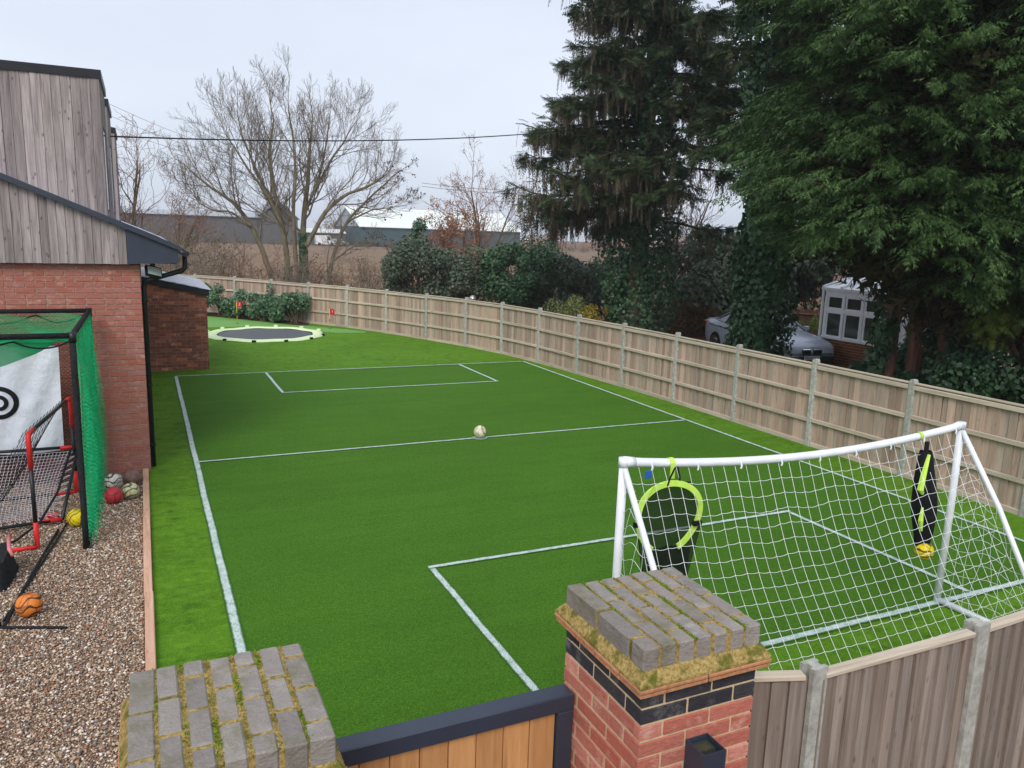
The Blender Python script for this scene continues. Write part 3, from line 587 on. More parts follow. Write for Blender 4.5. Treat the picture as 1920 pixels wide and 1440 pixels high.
# ---------------------------------------------------------------- gate pillars
def pillar(cx, cy, ztop, label):
    p = thing('brick_pillar', label, 'pillar', (cx, cy, 0), 'brick gate pillars'); pl = wloc(p); rg = random.Random(int(cx*100)); rn = np.random.default_rng(int(abs(cx)*100)+1)
    CW, CD, CH = .612, .645, .105; zc = ztop-CH           # coping of bricks on edge
    x0, y0 = cx-CW/2, cy-CD/2
    # mortar bed inside coping
    MB().box(x0+.006, x0+CW-.006, y0+.006, y0+CD-.006, zc-.02, ztop-.006).build('coping_mortar', 'mossy_mortar', p)
    bw = .071; pit = (CW-bw)/6
    for r_ in range(7):
        xs = x0+r_*pit; y = y0
        Ls = [.205, .21, .21] if r_ % 2 else [.10, .21, .21, .095]
        if r_ == 0: Ls = [.10, .25, .27]
        tot = sum(Ls)+.014*(len(Ls)-1); k = (CD-.014*(len(Ls)-1))/sum(Ls)
        for L_ in Ls:
            L2 = L_*k*rg.uniform(.965, 1.0); w = (bw+rg.uniform(-.003, .003))*(1.12 if r_ in (0, 6) else 1); xx = xs-(w-bw if r_ == 6 else 0)
            link('coping_brick', MB().cbox(0, w, 0, L2, 0, CH, rg.uniform(.004, .009)).mesh('coping_brick', 'cap_brick'), p, np.array((xx, y, zc+rg.uniform(-.003, .004)))-pl, (rg.uniform(-.010, .010), rg.uniform(-.012, .012), rg.uniform(-.013, .013))); y += L_*k+.014
    # sloped mortar flaunching, two courses of tile creasing
    TW, TD = .69, .735; zt = zc-.045
    f = MB(); lo = [(cx-TW/2+.005, cy-TD/2+.005), (cx+TW/2-.005, cy-TD/2+.005), (cx+TW/2-.005, cy+TD/2-.005), (cx-TW/2+.005, cy+TD/2-.005)]; hi = [(x0-.004, y0-.004), (x0+CW+.004, y0-.004), (x0+CW+.004, y0+CD+.004), (x0-.004, y0+CD+.004)]
    f.add([(x, y, zt) for x, y in lo]+[(x, y, zt+.012) for x, y in lo]+[(x, y, zc+.012) for x, y in hi], [(0,1,5,4),(1,2,6,5),(2,3,7,6),(3,0,4,7),(4,5,9,8),(5,6,10,9),(6,7,11,10),(7,4,8,11),(8,9,10,11)]); f.build('flaunching', 'mossy_mortar', p)
    for j in range(2):
        z1 = zt-.002-j*.023; i_ = .0+.006*j
        for a in range(4):
            for b_ in range(2):
                if a < 2:
                    xa = cx-TW/2+i_+b_*TW/2; yy = (cy-TD/2+i_) if a == 0 else (cy+TD/2-i_-.16)
                    MB().cbox(xa+.002, min(xa+TW/2-.004, cx+TW/2-i_), yy, yy+.16, z1-.016, z1, .003).build('creasing_tile', 'clay_tile', p)
                else:
                    ya = cy-TD/2+.164+b_*(TD/2-.164); xx = (cx-TW/2+i_) if a == 2 else (cx+TW/2-i_-.16)
                    MB().cbox(xx, xx+.16, ya, ya+TD/2-.168, z1-.016, z1, .003).build('creasing_tile', 'clay_tile', p)
    zb = zt-.050; BWx, BWy = .60, .645; bx, by = cx-BWx/2, cy-BWy/2
    MB().box(bx+.007, bx+BWx-.007, by+.007, by+BWy-.007, -.02, zb+.02).build('mortar_core', 'pillar_mortar', p)
    D = .1025; kx = BWx/.5525; ky = BWy/.5525; c = 0; z = zb
    while z > .0:
        z0 = z-.0655; mt = 'blue_brick' if c < 2 else 'pillar_brick'
        par = c % 2
        # front and back: along x ; sides: along y. brick ring with alternating corners
        for side in range(4):
            along = BWx if side % 2 == 0 else BWy; kk = kx if side % 2 == 0 else ky
            seq = [.1025, .215, .215] if (par == 0) == (side % 2 == 0) else [.215, .215, .1025]
            if side % 2: seq = [.1025, .215, .215] if par == 0 else [.215, .215, .1025]
            s_ = 0.
            for q_, L_ in enumerate(seq):
                L2 = L_*kk
                a0, a1 = s_, min(s_+L2, along)
                # avoid double corner: sides start/stop 2 mm inside
                if side % 2: a0 += (.0 if q_ else .003); a1 -= (.003 if q_ == 2 else 0)
                mbk = MB().cbox(0, a1-a0, 0, .05, 0, .0655, .004).mesh('brick', mt) if False else brickmesh(a1-a0, .0655, .05, mt, .004)
                j = rg.uniform(-.002, .002)
                if side == 0: lc, rz = (bx+a0, by+j, z0), 0
                elif side == 1: lc, rz = (bx+BWx+j-.003, by+a0, z0), math.pi/2
                elif side == 2: lc, rz = (bx+BWx-a0, by+BWy+j, z0), math.pi
                else: lc, rz = (bx+j+.003, by+BWy-a0, z0), -math.pi/2
                link('brick', mbk, p, np.array(lc)-pl, (0, 0, rz)); s_ += L2+.010*kk
        z -= .0755; c += 1
    # moss and small grass in the coping joints
    n = 3600; r_ = rn.integers(0, 6, n); X = x0+bw+r_*pit+rn.uniform(.002, pit-bw-.002, n); Y = y0+rn.uniform(.0, CD, n)
    green = (np.sin(Y*17+r_*2.1)+np.sin(Y*7+r_*4.7)+rn.normal(0, .35, n)) > .7
    for nm, sel, ln in (('dry_moss', ~green, .008), ('grass_tufts', green, .011)):
        C = np.c_[X, Y, np.full(n, ztop-.010)][sel]; k = len(C)
        V, F = stamp(LEAF, LEAFF, C, np.c_[rn.normal(0, .7, (k, 2)), np.ones(k)], rn.normal(0, 1, (k, 3)), rn.uniform(.6, 1.5, k)*ln)
        link(nm, fastmesh(nm, V-pl, F, 'moss_green' if nm[0] == 'g' else 'moss_dry'), p, kind='stuff')
    # moss on the flaunching edge
    k = 900; u = rn.random(k); sd_ = rn.integers(0, 4, k); w = rn.random(k)*.9
    px = np.where(sd_ % 2 == 0, cx+(u-.5)*TW*.95, cx+np.where(sd_ == 1, 1, -1)*(CW/2+w*(TW-CW)/2)); py = np.where(sd_ % 2 == 1, cy+(u-.5)*TD*.95, cy+np.where(sd_ == 0, -1, 1)*(CD/2+w*(TD-CD)/2))
    C = np.c_[px, py, zc+.008-w*.042]; V, F = stamp(LEAF, LEAFF, C, np.c_[rn.normal(0, .8, (k, 2)), np.ones(k)], rn.normal(0, 1, (k, 3)), rn.uniform(.6, 1.5, k)*.0045)
    link('ledge_moss', fastmesh('ledge_moss', V-pl, F, 'moss_dry'), p, kind='stuff')
    return p
PR = pillar(2.061, 2.715, 1.797, 'brick gate pillar with mossy coping and a black lamp, right of the gate')
PL = pillar(.188, 2.625, 1.81, 'brick gate pillar with mossy grey coping, left of the gate by the gravel')
# wall lamp
LY = 2.715-.3125
lamp = thing('wall_lamp', 'small black square up-down lamp fixed to the red brick pillar', 'lamp', (2.06, LY-.07, 1.25))
m_ = MB(); x0, x1, y0, y1, z0, z1 = 2.0, 2.115, LY-.135, LY-.012, 1.16, 1.335; th = .006
m_.box(x0, x1, y0, y0+th, z0, z1); m_.box(x0, x1, y1-th, y1, z0, z1); m_.box(x0, x0+th, y0+th, y1-th, z0, z1); m_.box(x1-th, x1, y0+th, y1-th, z0, z1); m_.box(x0+th, x1-th, y0+th, y1-th, z0+.03, z1-.035); m_.box(x0+.02, x1-.02, y1, LY+.004, z0+.03, z1-.03)
m_.build('housing', 'anthracite', lamp); MB().box(x0+.012, x1-.012, y0+.05, y1-.012, z1-.0345, z1-.02).build('lens', 'glass', lamp)
# gate
G = thing('driveway_gate', 'anthracite framed gate with golden timber boards between the pillars', 'gate', (1.1, 2.95, 0)); gy0, gy1, gz = 2.915, 3.015, 1.30
MB().cbox(.49, 1.755, gy0, gy1, gz-.085, gz, .006).build('top_rail', 'anthracite', G)
MB().cbox(1.675, 1.754, gy0+.003, gy1-.003, .08, gz-.086, .006).build('stile', 'anthracite', G); MB().cbox(.491, .57, gy0+.003, gy1-.003, .08, gz-.086, .006).build('stile', 'anthracite', G); MB().cbox(.571, 1.674, gy0+.003, gy1-.003, .08, .18, .006).build('bottom_rail', 'anthracite', G)
x = 1.673
while x > .58:
    w = min(.135, x-.572); MB().cbox(x-w+.002, x-.002, gy0+.03, gy1-.03, .181, gz-.087, .004).build('board', 'gate_board', G); x -= .135
# ---------------------------------------------------------------- football goal with net
GX0, GX1, GY, GB = 3.168, 6.93, YN, 3.58
GO = thing('football_goal', 'white plastic football goal with sagging crossbar and white net', 'goal', (5.05, GY, 0)); Gl = wloc(GO)
def zbar(u): return 1.80-.125*math.sin(math.pi*u)**.85
RP = .033
MB().tube([(GX0, GY, .0), (GX0-.004, GY, 1.0), (GX0, GY, 1.80)], RP, 14).build('post', 'white_pipe', GO, True)
MB().tube([(GX1, GY, .0), (GX1+.012, GY, 1.0), (GX1, GY, 1.80)], RP, 14).build('post', 'white_pipe', GO, True)
MB().tube([(GX0+(GX1-GX0)*u, GY, zbar(u)) for u in np.linspace(0, 1, 25)], RP*1.03, 14).build('crossbar', 'white_pipe', GO, True)
for x in (GX0, GX1):
    MB().tube([(x, GY, 1.76), (x, GY, 1.83)], RP*1.18, 14).tube([(x, GY, 1.8), (x+(.09 if x == GX0 else -.09), GY, zbar(.024))], RP*1.18, 14).build('corner_joint', 'white_pipe', GO, True)
    s_ = 1 if x == GX1 else .3
    MB().tube([(x, GY, 1.77), (x+.02*s_, GY-.45, 1.13), (x+.02*s_, GY-.8, .56), (x, GB, .035)], RP*.72, 12).build('stanchion', 'white_pipe', GO, True)
    MB().tube([(x, GY, .035), (x+.02, GB, .035)], RP*.95, 12).build('base_bar', 'white_pipe', GO, True)
MB().tube([(GX0, GB, .035), (GX1, GB, .035)], RP*.95, 12).build('back_bar', 'white_pipe', GO, True)
rn = np.random.default_rng(11)
def netpt(u, v):
    x = GX0+(GX1-GX0)*u; zt = zbar(u)-.03
    sg = .13*math.sin(math.pi*v)*(.55+.45*math.sin(math.pi*u))+.018*math.sin(u*math.pi*14)*math.sin(math.pi*min(v*2, 1))*(1-v)
    return np.array((x+.01*math.sin(v*9+u*5), GY-.03+(GB-GY+.03)*v+.05*math.sin(math.pi*v), zt+(.04-zt)*v-sg))
nu, nv = 33, 18; paths = []; r0 = .0020
for i in range(nu+1):
    vv = np.linspace(0, 1, 28); paths.append((np.array([netpt(i/nu, v) for v in vv]), np.full(28, r0)))
for j in range(1, nv+1):
    uu = np.linspace(0, 1, 3*nu+1); pts = []
    for k, u in enumerate(uu):
        p_ = netpt(u, j/nv); p_[2] -= .008*math.sin(math.pi*((u*nu) % 1)); pts.append(p_)
    paths.append((np.array(pts), np.full(len(uu), r0)))
V, F = tubes3(paths, 3); link('back_net', fastmesh('back_net', V-Gl, F, 'net_white'), GO)
for x in (GX0, GX1):
    paths = []
    def sp(a, b_):       # a 0 front..1 back ; b height fraction
        zt = 1.74*(1-a)+.04; bulge = .06*math.sin(math.pi*a)*math.sin(math.pi*b_)
        return np.array((x+(bulge+.03*math.sin(b_*11+a*7)*a*(1-b_)) *(1 if x == GX1 else -1), GY+(GB-GY)*a, zt*b_+.02))
    for j in range(1, 15):
        am = 1-j/15.2
        paths.append((np.array([sp(a, min(1, (j/15*1.78)/(1.74*(1-a)+.04)) if a < 1 else 1)+np.array((0, 0, -.03*math.sin(a/am*math.pi*3))) for a in np.linspace(0, am, 12)]), np.full(12, r0)))
    for k in range(11):
        a = (k+.15)/11; paths.append((np.array([sp(a, b_)+np.array((.02*math.sin(b_*13+k), .02*math.sin(b_*9+k*2), 0)) for b_ in np.linspace(0, 1, 14)]), np.full(14, r0)))
    paths.append((np.array([sp(a, 1.) for a in np.linspace(0, 1, 14)]), np.full(14, r0*1.8)))
    V, F = tubes3(paths, 3); link('side_net', fastmesh('side_net', V-Gl, F, 'net_white'), GO)
for u in np.linspace(.06, .97, 9):
    p_ = netpt(u, 0); MB().tube([p_+np.array((0, .0, .035)), p_+np.array((.004, -.012, .0)), p_+np.array((0, -.01, -.02))], .008, 6).build('net_clip', 'white_pipe', GO)
MB().cbox(3.33, 3.385, GY-.06, GY-.05, 1.665, 1.725, .003).build('swing_tag', 'blue_tag', GO)
# hanging corner targets
def target1():
    T = thing('target_net', 'open round black mesh target net with neon rim hanging from the crossbar', 'target net', (3.57, 4.66, 1.0), 'target nets hanging from the crossbar'); y = 4.64
    c = (3.555, 1.355); pts = []
    for a in np.linspace(-2.05, math.pi+2.05-math.pi+ .0, 2): pass
    for a in np.linspace(math.radians(-68), math.radians(236), 44):
        rx, rz = .285, .26*(1.0 if math.sin(a) > 0 else 1.12); pts.append((c[0]+rx*math.cos(a), y-.02*math.sin(a*2), c[1]+rz*math.sin(a)))
    P = np.array(pts); mb = MB(); w = .023
    T_ = np.gradient(P, axis=0); T_ /= np.linalg.norm(T_, axis=1)[:, None]; Nn = np.c_[-T_[:, 2], np.zeros(len(P)), T_[:, 0]]
    n = len(P); V = np.concatenate([P+Nn*w+[0, -.004, 0], P-Nn*w+[0, -.004, 0], P-Nn*w+[0, .012, 0], P+Nn*w+[0, .012, 0]]); F = []
    for i in range(n-1):
        for k in range(4): F.append((k*n+i, k*n+i+1, ((k+1) % 4)*n+i+1, ((k+1) % 4)*n+i))
    F += [(0, n, 2*n, 3*n), (n-1, 4*n-1, 3*n-1, 2*n-1)]
    mb.add(V, F); mb.build('rim', 'neon', T)
    for i in (7, 36): MB().cbox(P[i][0]-.038, P[i][0]+.038, y-.012, y+.02, P[i][2]-.02, P[i][2]+.02, .004).build('rim_patch', 'black_print', T)
    def bag(u, v):   # u across, v down
        a = math.pi*(u); half = .285*(1-.42*max(0, v-.45)/.55)*min(1, .62+1.6*v); x = c[0]+.02-half*math.cos(a)
        return (x, y+.01+.10*math.sin(a)*(.3+v)+.015*math.sin(u*22)*v, c[1]+.25-.92*v)
    MB().grid(bag, 25, 22).build('mesh_bag', 'mesh_cloth', T, True)
    def bag2(u, v):
        a = math.pi*u; half = .2*(1-.25*v); return (c[0]+.03-half*math.cos(a), y+.0+.08*math.sin(a)+.012*math.sin(u*26), c[1]-.28-.42*v)
    MB().grid(bag2, 21, 10).build('lower_bag', 'mesh_cloth', T, True)
    for dx in (-.035, .035): MB().tube([(3.585+dx*.3, y, 1.74), (3.575+dx*1.3, y-.003, 1.66), (3.57+dx*1.6, y, 1.60)], .007, 6).build('strap', 'net_black', T)
    st = MB(); zb = zbar((3.59-GX0)/(GX1-GX0)); an = np.linspace(0, 2*math.pi, 16)
    V = [(3.59+dx, GY+.041*math.cos(a), zb+.041*math.sin(a)) for dx in (-.022, .022) for a in an]; st.add(V, [(i, i+1, 16+i+1, 16+i) for i in range(15)])
    st.box(3.562, 3.604, GY-.052, GY-.046, zb-.11, zb+.01); st.build('hook_strap', 'neon', T)
target1()
def target2():
    T = thing('target_net', 'folded black mesh target net hanging edge-on near the right goalpost', 'target net', (6.4, 4.64, .6), 'target nets hanging from the crossbar'); cx = 6.36; y = 4.64
    def col(a, v):
        w = .035+.085*math.sin(math.pi*min(1, v*.95+.05))**.7; th = a*2*math.pi; return (cx+.13*v+w*math.cos(th)*(1+.12*math.sin(3*th+v*6)), y+w*.75*math.sin(th)*(1+.15*math.sin(4*th+v*9)), 1.62-1.04*v)
    MB().grid(lambda u, v: col(u, v), 18, 26).build('mesh_bag', 'black_print', T, True)
    MB().tube([(cx-.02, y-.05, 1.60), (cx-.065, y-.055, 1.42), (cx-.09, y-.06, 1.28), (cx-.055, y-.06, 1.24)], [.014, .026, .03, .016], 6).build('rim', 'neon', T); MB().tube([(cx-.07, y-.09, 1.12), (cx-.085, y-.1, 1.0), (cx-.06, y-.1, .9)], [.01, .024, .012], 6).build('rim', 'neon', T)
    MB().tube([(cx+.03, y-.03, 1.6), (cx+.06, y-.03, 1.45)], [.012, .018], 6).build('rim', 'neon', T)
    zb = zbar((cx-GX0)/(GX1-GX0)); an = np.linspace(0, 2*math.pi, 16)
    st = MB(); V = [(cx+dx, GY+.041*math.cos(a), zb+.041*math.sin(a)) for dx in (-.02, .02) for a in an]; st.add(V, [(i, i+1, 16+i+1, 16+i) for i in range(15)]); st.build('hook_strap', 'neon', T)
    MB().tube([(cx, y, zb-.03), (cx, y, 1.60)], .02, 8).build('strap', 'net_black', T)
target2()
# ---------------------------------------------------------------- balls
def ball(c, r, mat, label, group=None):
    seg, rings = 20, 12; prof = [(r*math.sin(math.pi*i/rings)+1e-5, -r*math.cos(math.pi*i/rings)) for i in range(rings+1)]
    o = link('football', MB().lathe(prof, seg=seg).mesh('football', mat, True), None, c, (c[0]*3, c[1], c[0])); tag(o, label, 'ball', group); return o
ball((5.08, 11.99, .117), .108, 'ball_cream', 'cream football standing on the halfway line of the pitch')
ball((-1.05, 7.56, .108), .108, 'ball_orange', 'orange football with dark swirls alone on the gravel')
ball((-.465, 10.48, .105), .105, 'ball_red', 'red football at the front of the pile by the brick wall')
ball((-.475, 10.86, .17), .108, 'ball_white', 'white football with black swirls behind the red ball by the wall')
ball((-.275, 10.60, .105), .105, 'ball_pale', 'pale yellow scuffed football touching the timber edging')
ball((-.27, 11.15, .112), .112, 'ball_brown', 'dirty brown basketball in the corner against the brick wall')
ball((-.82, 9.78, .105), .105, 'ball_yellow', 'yellow football inside the green net of the cage')
ball((6.46, 4.60, .66), .085, 'ball_yellow', 'yellow and black ball in the bottom of the folded target net')
# ---------------------------------------------------------------- golf practice cage with green net
CG = thing('practice_net_cage', 'black tube practice cage hung with green netting in front of the brick wall', 'sports cage', (-2.2, 10.3, 0)); Cl = wloc(CG)
cx0, cx1, cy0, cy1, cz = -3.75, -.69, 9.02, 11.58, 2.29
for a, b_ in [((cx1, cy0, 0), (cx1+.012, cy0, cz)), ((cx1+.02, cy1, 0), (cx1+.03, cy1, cz)), ((cx0, cy0, 0), (cx0, cy0, cz)), ((cx0, cy1, 0), (cx0, cy1, cz))]:
    a = np.array(a); b_ = np.array(b_); MB().tube([a+(b_-a)*t for t in np.linspace(0, 1, 7)], [.031, .030, .031, .030, .031, .030, .031], 12).build('post', 'black_foam', CG, True)
for a, b_ in [((cx0, cy0, cz), (cx1+.012, cy0, cz)), ((cx0, cy1, cz), (cx1+.03, cy1, cz)), ((cx1+.012, cy0, cz), (cx1+.03, cy1, cz)), ((cx0, cy0, cz), (cx0, cy1, cz)), ((cx1, cy0, .02), (cx1+.02, cy1, .02))]:
    MB().tube([a, (np.array(a)+b_)/2, b_], .029, 12).build('rail', 'black_foam', CG, True)
for c in [(cx1+.012, cy0), (cx1+.03, cy1)]: MB().tube([(c[0], c[1], cz-.07), (c[0], c[1], cz+.035)], .036, 12).build('corner_joint', 'black_plastic', CG, True)
def netmesh(fn, lu, lv, cell, r, name, mat, parent, off):
    """diamond netting on the surface fn(u,v): two families of diagonal strands"""
    paths = []; step = cell*1.414
    for fam in (1, -1):
        k = -int(lv/step)-1
        while k*step < lu+(lv if fam < 0 else 0):
            a0 = k*step; pts = []
            n = max(3, int(lv/.05))
            for i in range(n+1):
                v = lv*i/n; u = a0+fam*v
                if 0 <= u <= lu: pts.append(fn(u/lu, v/lv))
            if len(pts) >= 3:
                pts = np.array(pts); paths.append((pts, np.full(len(pts), r)))
            k += 1
    V, F = tubes3(paths, 3); return link(name, fastmesh(name, V-off, F, mat), parent)
def fold(y, z): return .060*math.sin(y*23+.6*math.sin(z*2.1))+.028*math.sin(y*47+z)+.02*math.sin(y*9.3)
def side(u, v):
    y = cy0+.05+(cy1-cy0-.07)*u; z = cz-.02-(cz-.03)*v; k = min(1, .25+1.2*v); return np.array((cx1+.045+fold(y, z)*k+.03*math.sin(math.pi*v), y+.045*math.sin(y*23+1.2)*k+.015*math.sin(z*4+y*20)*k, z))
netmesh(side, 2.5, 2.27, .032, .0027, 'side_net', 'net_green', CG, Cl)
def top(u, v):
    x = cx1-(cx1-(-2.6))*u; y = cy0+(cy1-cy0)*v; return np.array((x, y, cz-.04-.16*math.sin(math.pi*v)*(.5+.5*math.sin(math.pi*min(1, u*1.5)))-.02*math.sin(x*9+y*5)))
netmesh(top, 1.9, 2.55, .036, .0021, 'top_net', 'net_green', CG, Cl)
def back(u, v):
    x = cx1-(cx1-(-2.6))*u; return np.array((x, cy1-.06+.02*math.sin(x*12), cz-.03-(cz-.06)*v))
netmesh(back, 1.9, 2.2, .036, .0022, 'back_net', 'net_black', CG, Cl)
def drape(u, v):      # loose front edge of the top net, swagged down to the left
    x = cx1-.02-(1.9)*u; y = cy0+.35+1.2*v*.6+.5*u; zz = cz-.06-.30*math.sin(math.pi*.5*min(1, u*2.2))*v-.32*u*v; return np.array((x, y+.06*math.sin(u*25)*v, zz))
netmesh(drape, 1.9, .9, .018, .0030, 'front_drape', 'net_green', CG, Cl)
for pts in ([(cx1, cy1-.05, cz-.03), (-1.0, cy1-.1, cz-.14), (-1.25, cy1-.1, cz-.03), (-1.6, cy1-.1, cz-.15), (-1.9, cy1-.1, cz-.04)], [(cx1, cy0+.02, cz-.05), (-.95, cy0+.05, cz-.13), (-1.2, cy0+.03, cz-.05), (-1.6, cy0+.05, cz-.12)], [(cx1-.02, cy0+.9, cz-.1), (-1.1, cy0+1.1, cz-.2), (-1.7, cy0+1.2, cz-.1)]):
    P = np.array(pts); t = np.linspace(0, len(P)-1, 24); Q = np.c_[[np.interp(t, range(len(P)), P[:, k]) for k in range(3)]].T; Q[:, 2] -= .02*np.abs(np.sin(t*math.pi)); MB().tube(Q, .010, 6).build('edge_rope', 'net_black', CG)
MB().tube([(-1.42, cy0-.01, cz+.05), (-1.44, cy0-.02, cz-.06), (-1.46, cy0, cz-.02)], .02, 8).build('clip', 'black_plastic', CG)
# target banner
BN = thing('target_banner', 'white cloth target banner with black rings hanging inside the cage', 'banner', (-1.7, 11.2, .5)); by_ = 11.2
def ban(u, v):
    x = -1.0-1.5*u; z = 1.90-1.36*v; return (x-.03*v*(1-u), by_+.025*math.sin(x*7+z*3)*(.3+v)+.012*math.sin(x*19-z*7), z-.02*math.sin(u*9)*(1-v))
MB().grid(ban, 40, 34).build('cloth', 'banner_cloth', BN, True)
MB().tube([(-.98, by_-.02, .52), (-2.5, by_-.02, .50)], .022, 8).build('hem_bar', 'black_foam', BN, True)
for ra, rb in ((.205, .148), (.098, .050)):
    mb = MB(); an = np.linspace(0, 2*math.pi, 49)[:-1]; V = []
    for r_ in (ra, rb):
        for a in an:
            x = -1.675+r_*math.cos(a); z = 1.205+r_*math.sin(a); u = (-1.0-x)/1.5; v = (1.90-z)/1.36; V.append((x, ban(u, v)[1]-.006, z))
    mb.add(V, [(i, (i+1) % 48, 48+(i+1) % 48, 48+i) for i in range(48)]); mb.build('printed_ring', 'black_print', BN)
# mini pop-up goal inside the cage (black tubes, red corners, black net)
MG = thing('mini_goal', 'small red and black tube goal with slack black net in front of the cage', 'goal', (-1.1, 10.1, 0)); Ml = wloc(MG)
fa, ra_ = np.array((-1.155, 9.2, 0)), np.array((-.905, 11.05, 0)); zt = 1.25
up = np.array((0, 0, 1.)); dr = (ra_-fa)/np.linalg.norm(ra_-fa)
for q_ in (fa, ra_):
    MB().tube([q_+up*.30, q_+up*(zt-.36)], .021, 10).build('post', 'black_plastic', MG, True)
    s_ = 1 if q_ is fa else -1
    MB().tube([q_+up*(zt-.37), q_+up*(zt-.03), q_+up*zt+dr*s_*.02, q_+up*(zt+.005)+dr*s_*.22], .026, 10).build('corner', 'red_plastic', MG, True)
    MB().tube([q_+up*.30, q_+up*.03, q_+np.array((-.02, 0, .025)), q_+np.array((-.26, -.03, .025))], .025, 10).build('corner', 'red_plastic', MG, True)
    MB().tube([q_+np.array((-.26, -.03, .025)), q_+np.array((-1.0, -.08, .025))], .020, 10).build('base_bar', 'black_plastic', MG, True)
MB().tube([fa+up*(zt+.005)+dr*.2, ra_+up*(zt+.005)-dr*.2], .021, 10).build('crossbar', 'black_plastic', MG, True)
def mgn(u, v):
    p_ = fa+(ra_-fa)*u; return p_+np.array((-.04-.95*v, -.05*v, 0))+up*(zt*(1-v)**1.25-.22*math.sin(math.pi*v)*math.sin(math.pi*u)+.03)
netmesh(mgn, 1.87, 1.5, .10, .0028, 'net', 'net_black', MG, Ml)
# rebounder with pale elastic net
RB = thing('rebounder', 'low rebounder with white elastic net and red corners standing inside the cage', 'rebounder', (-1.6, 10.3, 0)); Rl = wloc(RB)
f0, f1, b0, b1 = np.array((-2.3, 9.72, .06)), np.array((-.98, 9.92, .06)), np.array((-2.3, 11.05, .62)), np.array((-.86, 11.12, .60))
for a, b_, nm in ((f0, f1, 'front_bar'), (b0, b1, 'back_bar'), (f1, b1, 'side_bar')): MB().tube([a, (a+b_)/2, b_], .020, 8).build(nm, 'black_plastic', RB, True)
for q_ in (f1, b1): MB().tube([q_, q_+np.array((-.20, -.02, .0))], .026, 8).build('corner', 'red_plastic', RB, True)
MB().tube([b1, np.array((-.84, 11.3, .02))], .018, 8).build('leg', 'black_plastic', RB, True); MB().cbox(-1.16, -1.02, 10.0, 10.08, .0, .10, .01).build('foot', 'red_plastic', RB)
def rb(u, v):
    a = f0+(f1-f0)*u; b_ = b0+(b1-b0)*u; e = .93; vv = .07+.86*v; return a+(b_-a)*vv+np.array((-.09*math.sin(math.pi*v)*u*u, 0, -.10*math.sin(math.pi*u*.8)*math.sin(math.pi*v)))
paths = []
for i in range(34): paths.append((np.array([rb(i/33*.93, v) for v in np.linspace(0, 1, 14)]), np.full(14, .0034)))
for j in range(28): paths.append((np.array([rb(u*.93, j/27) for u in np.linspace(0, 1, 22)]), np.full(22, .0034)))
for j in range(22):
    p_ = rb(.93, j/21); q_ = f1+(b1-f1)*((j+.5*(-1)**j)/21*.96+.02); paths.append((np.array([p_, (p_+q_)/2, q_]), np.full(3, .0034)))
for i in range(30):
    p_ = rb(i/29*.93, 0); q_ = f0+(f1-f0)*((i+.6*(-1)**i)/29); paths.append((np.array([p_, (p_+q_)/2, q_]), np.full(3, .0034)))
V, F = tubes3(paths, 4); link('elastic_net', fastmesh('elastic_net', V-Rl, F, 'net_pale'), RB)
# black folding frame lying on the gravel and bag
FR = thing('folding_frame', 'thin black folding tube frame lying on the gravel near the orange ball', 'frame', (-1.2, 7.4, 0))
MB().tube([(-1.6, 7.40, .02), (-1.2, 7.36, .02), (-.74, 7.18, .018)], .013, 8).build('ground_bar', 'black_foam', FR, True)
MB().tube([(-1.255, 7.40, .02), (-1.30, 7.45, .45), (-1.36, 7.5, .95)], .015, 8).build('upright', 'black_foam', FR, True)
MB().tube([(-1.22, 7.40, .02), (-1.16, 8.1, .03), (-1.07, 9.0, .035), (-1.0, 9.65, .03)], .014, 8).build('strut', 'black_foam', FR, True); MB().tube([(-1.24, 7.5, .02), (-1.14, 8.2, .025), (-.99, 9.3, .03), (-.90, 10.1, .03)], .010, 8).build('strut', 'black_foam', FR, True)
MB().tube([(-1.62, 9.3, .03), (-1.38, 9.42, .04), (-1.18, 9.7, .12), (-1.02, 10.1, .34), (-.90, 10.6, .70)], .014, 8).build('flexible_hoop', 'black_foam', FR, True)
BG = thing('kit_bag', 'black kit bag lying on gravel below the red goal corner', 'bag', (-1.45, 8.5, 0))
def bagf(u, v):
    a = 2*math.pi*u; w = .16*(1-.25*v)*(1+.08*math.sin(3*a+v*5)); return (-1.43+w*math.copysign(abs(math.cos(a))**.6, math.cos(a)), 8.52+.36*(1-.2*v)*math.copysign(abs(math.sin(a))**.6, math.sin(a)), .26*v+.012*math.sin(a*5+v*9))
b_ = MB().grid(bagf, 33, 8); V = [bagf(u/32, 1) for u in range(32)]; b_.add(V, [tuple(range(32))]); b_.build('body', 'black_foam', BG, True)
MB().tube([(-1.36, 8.95, .28), (-1.34, 8.75, .285), (-1.31, 8.55, .27), (-1.28, 8.5, .22)], .018, 8).build('handle', 'pink_cloth', BG, True)
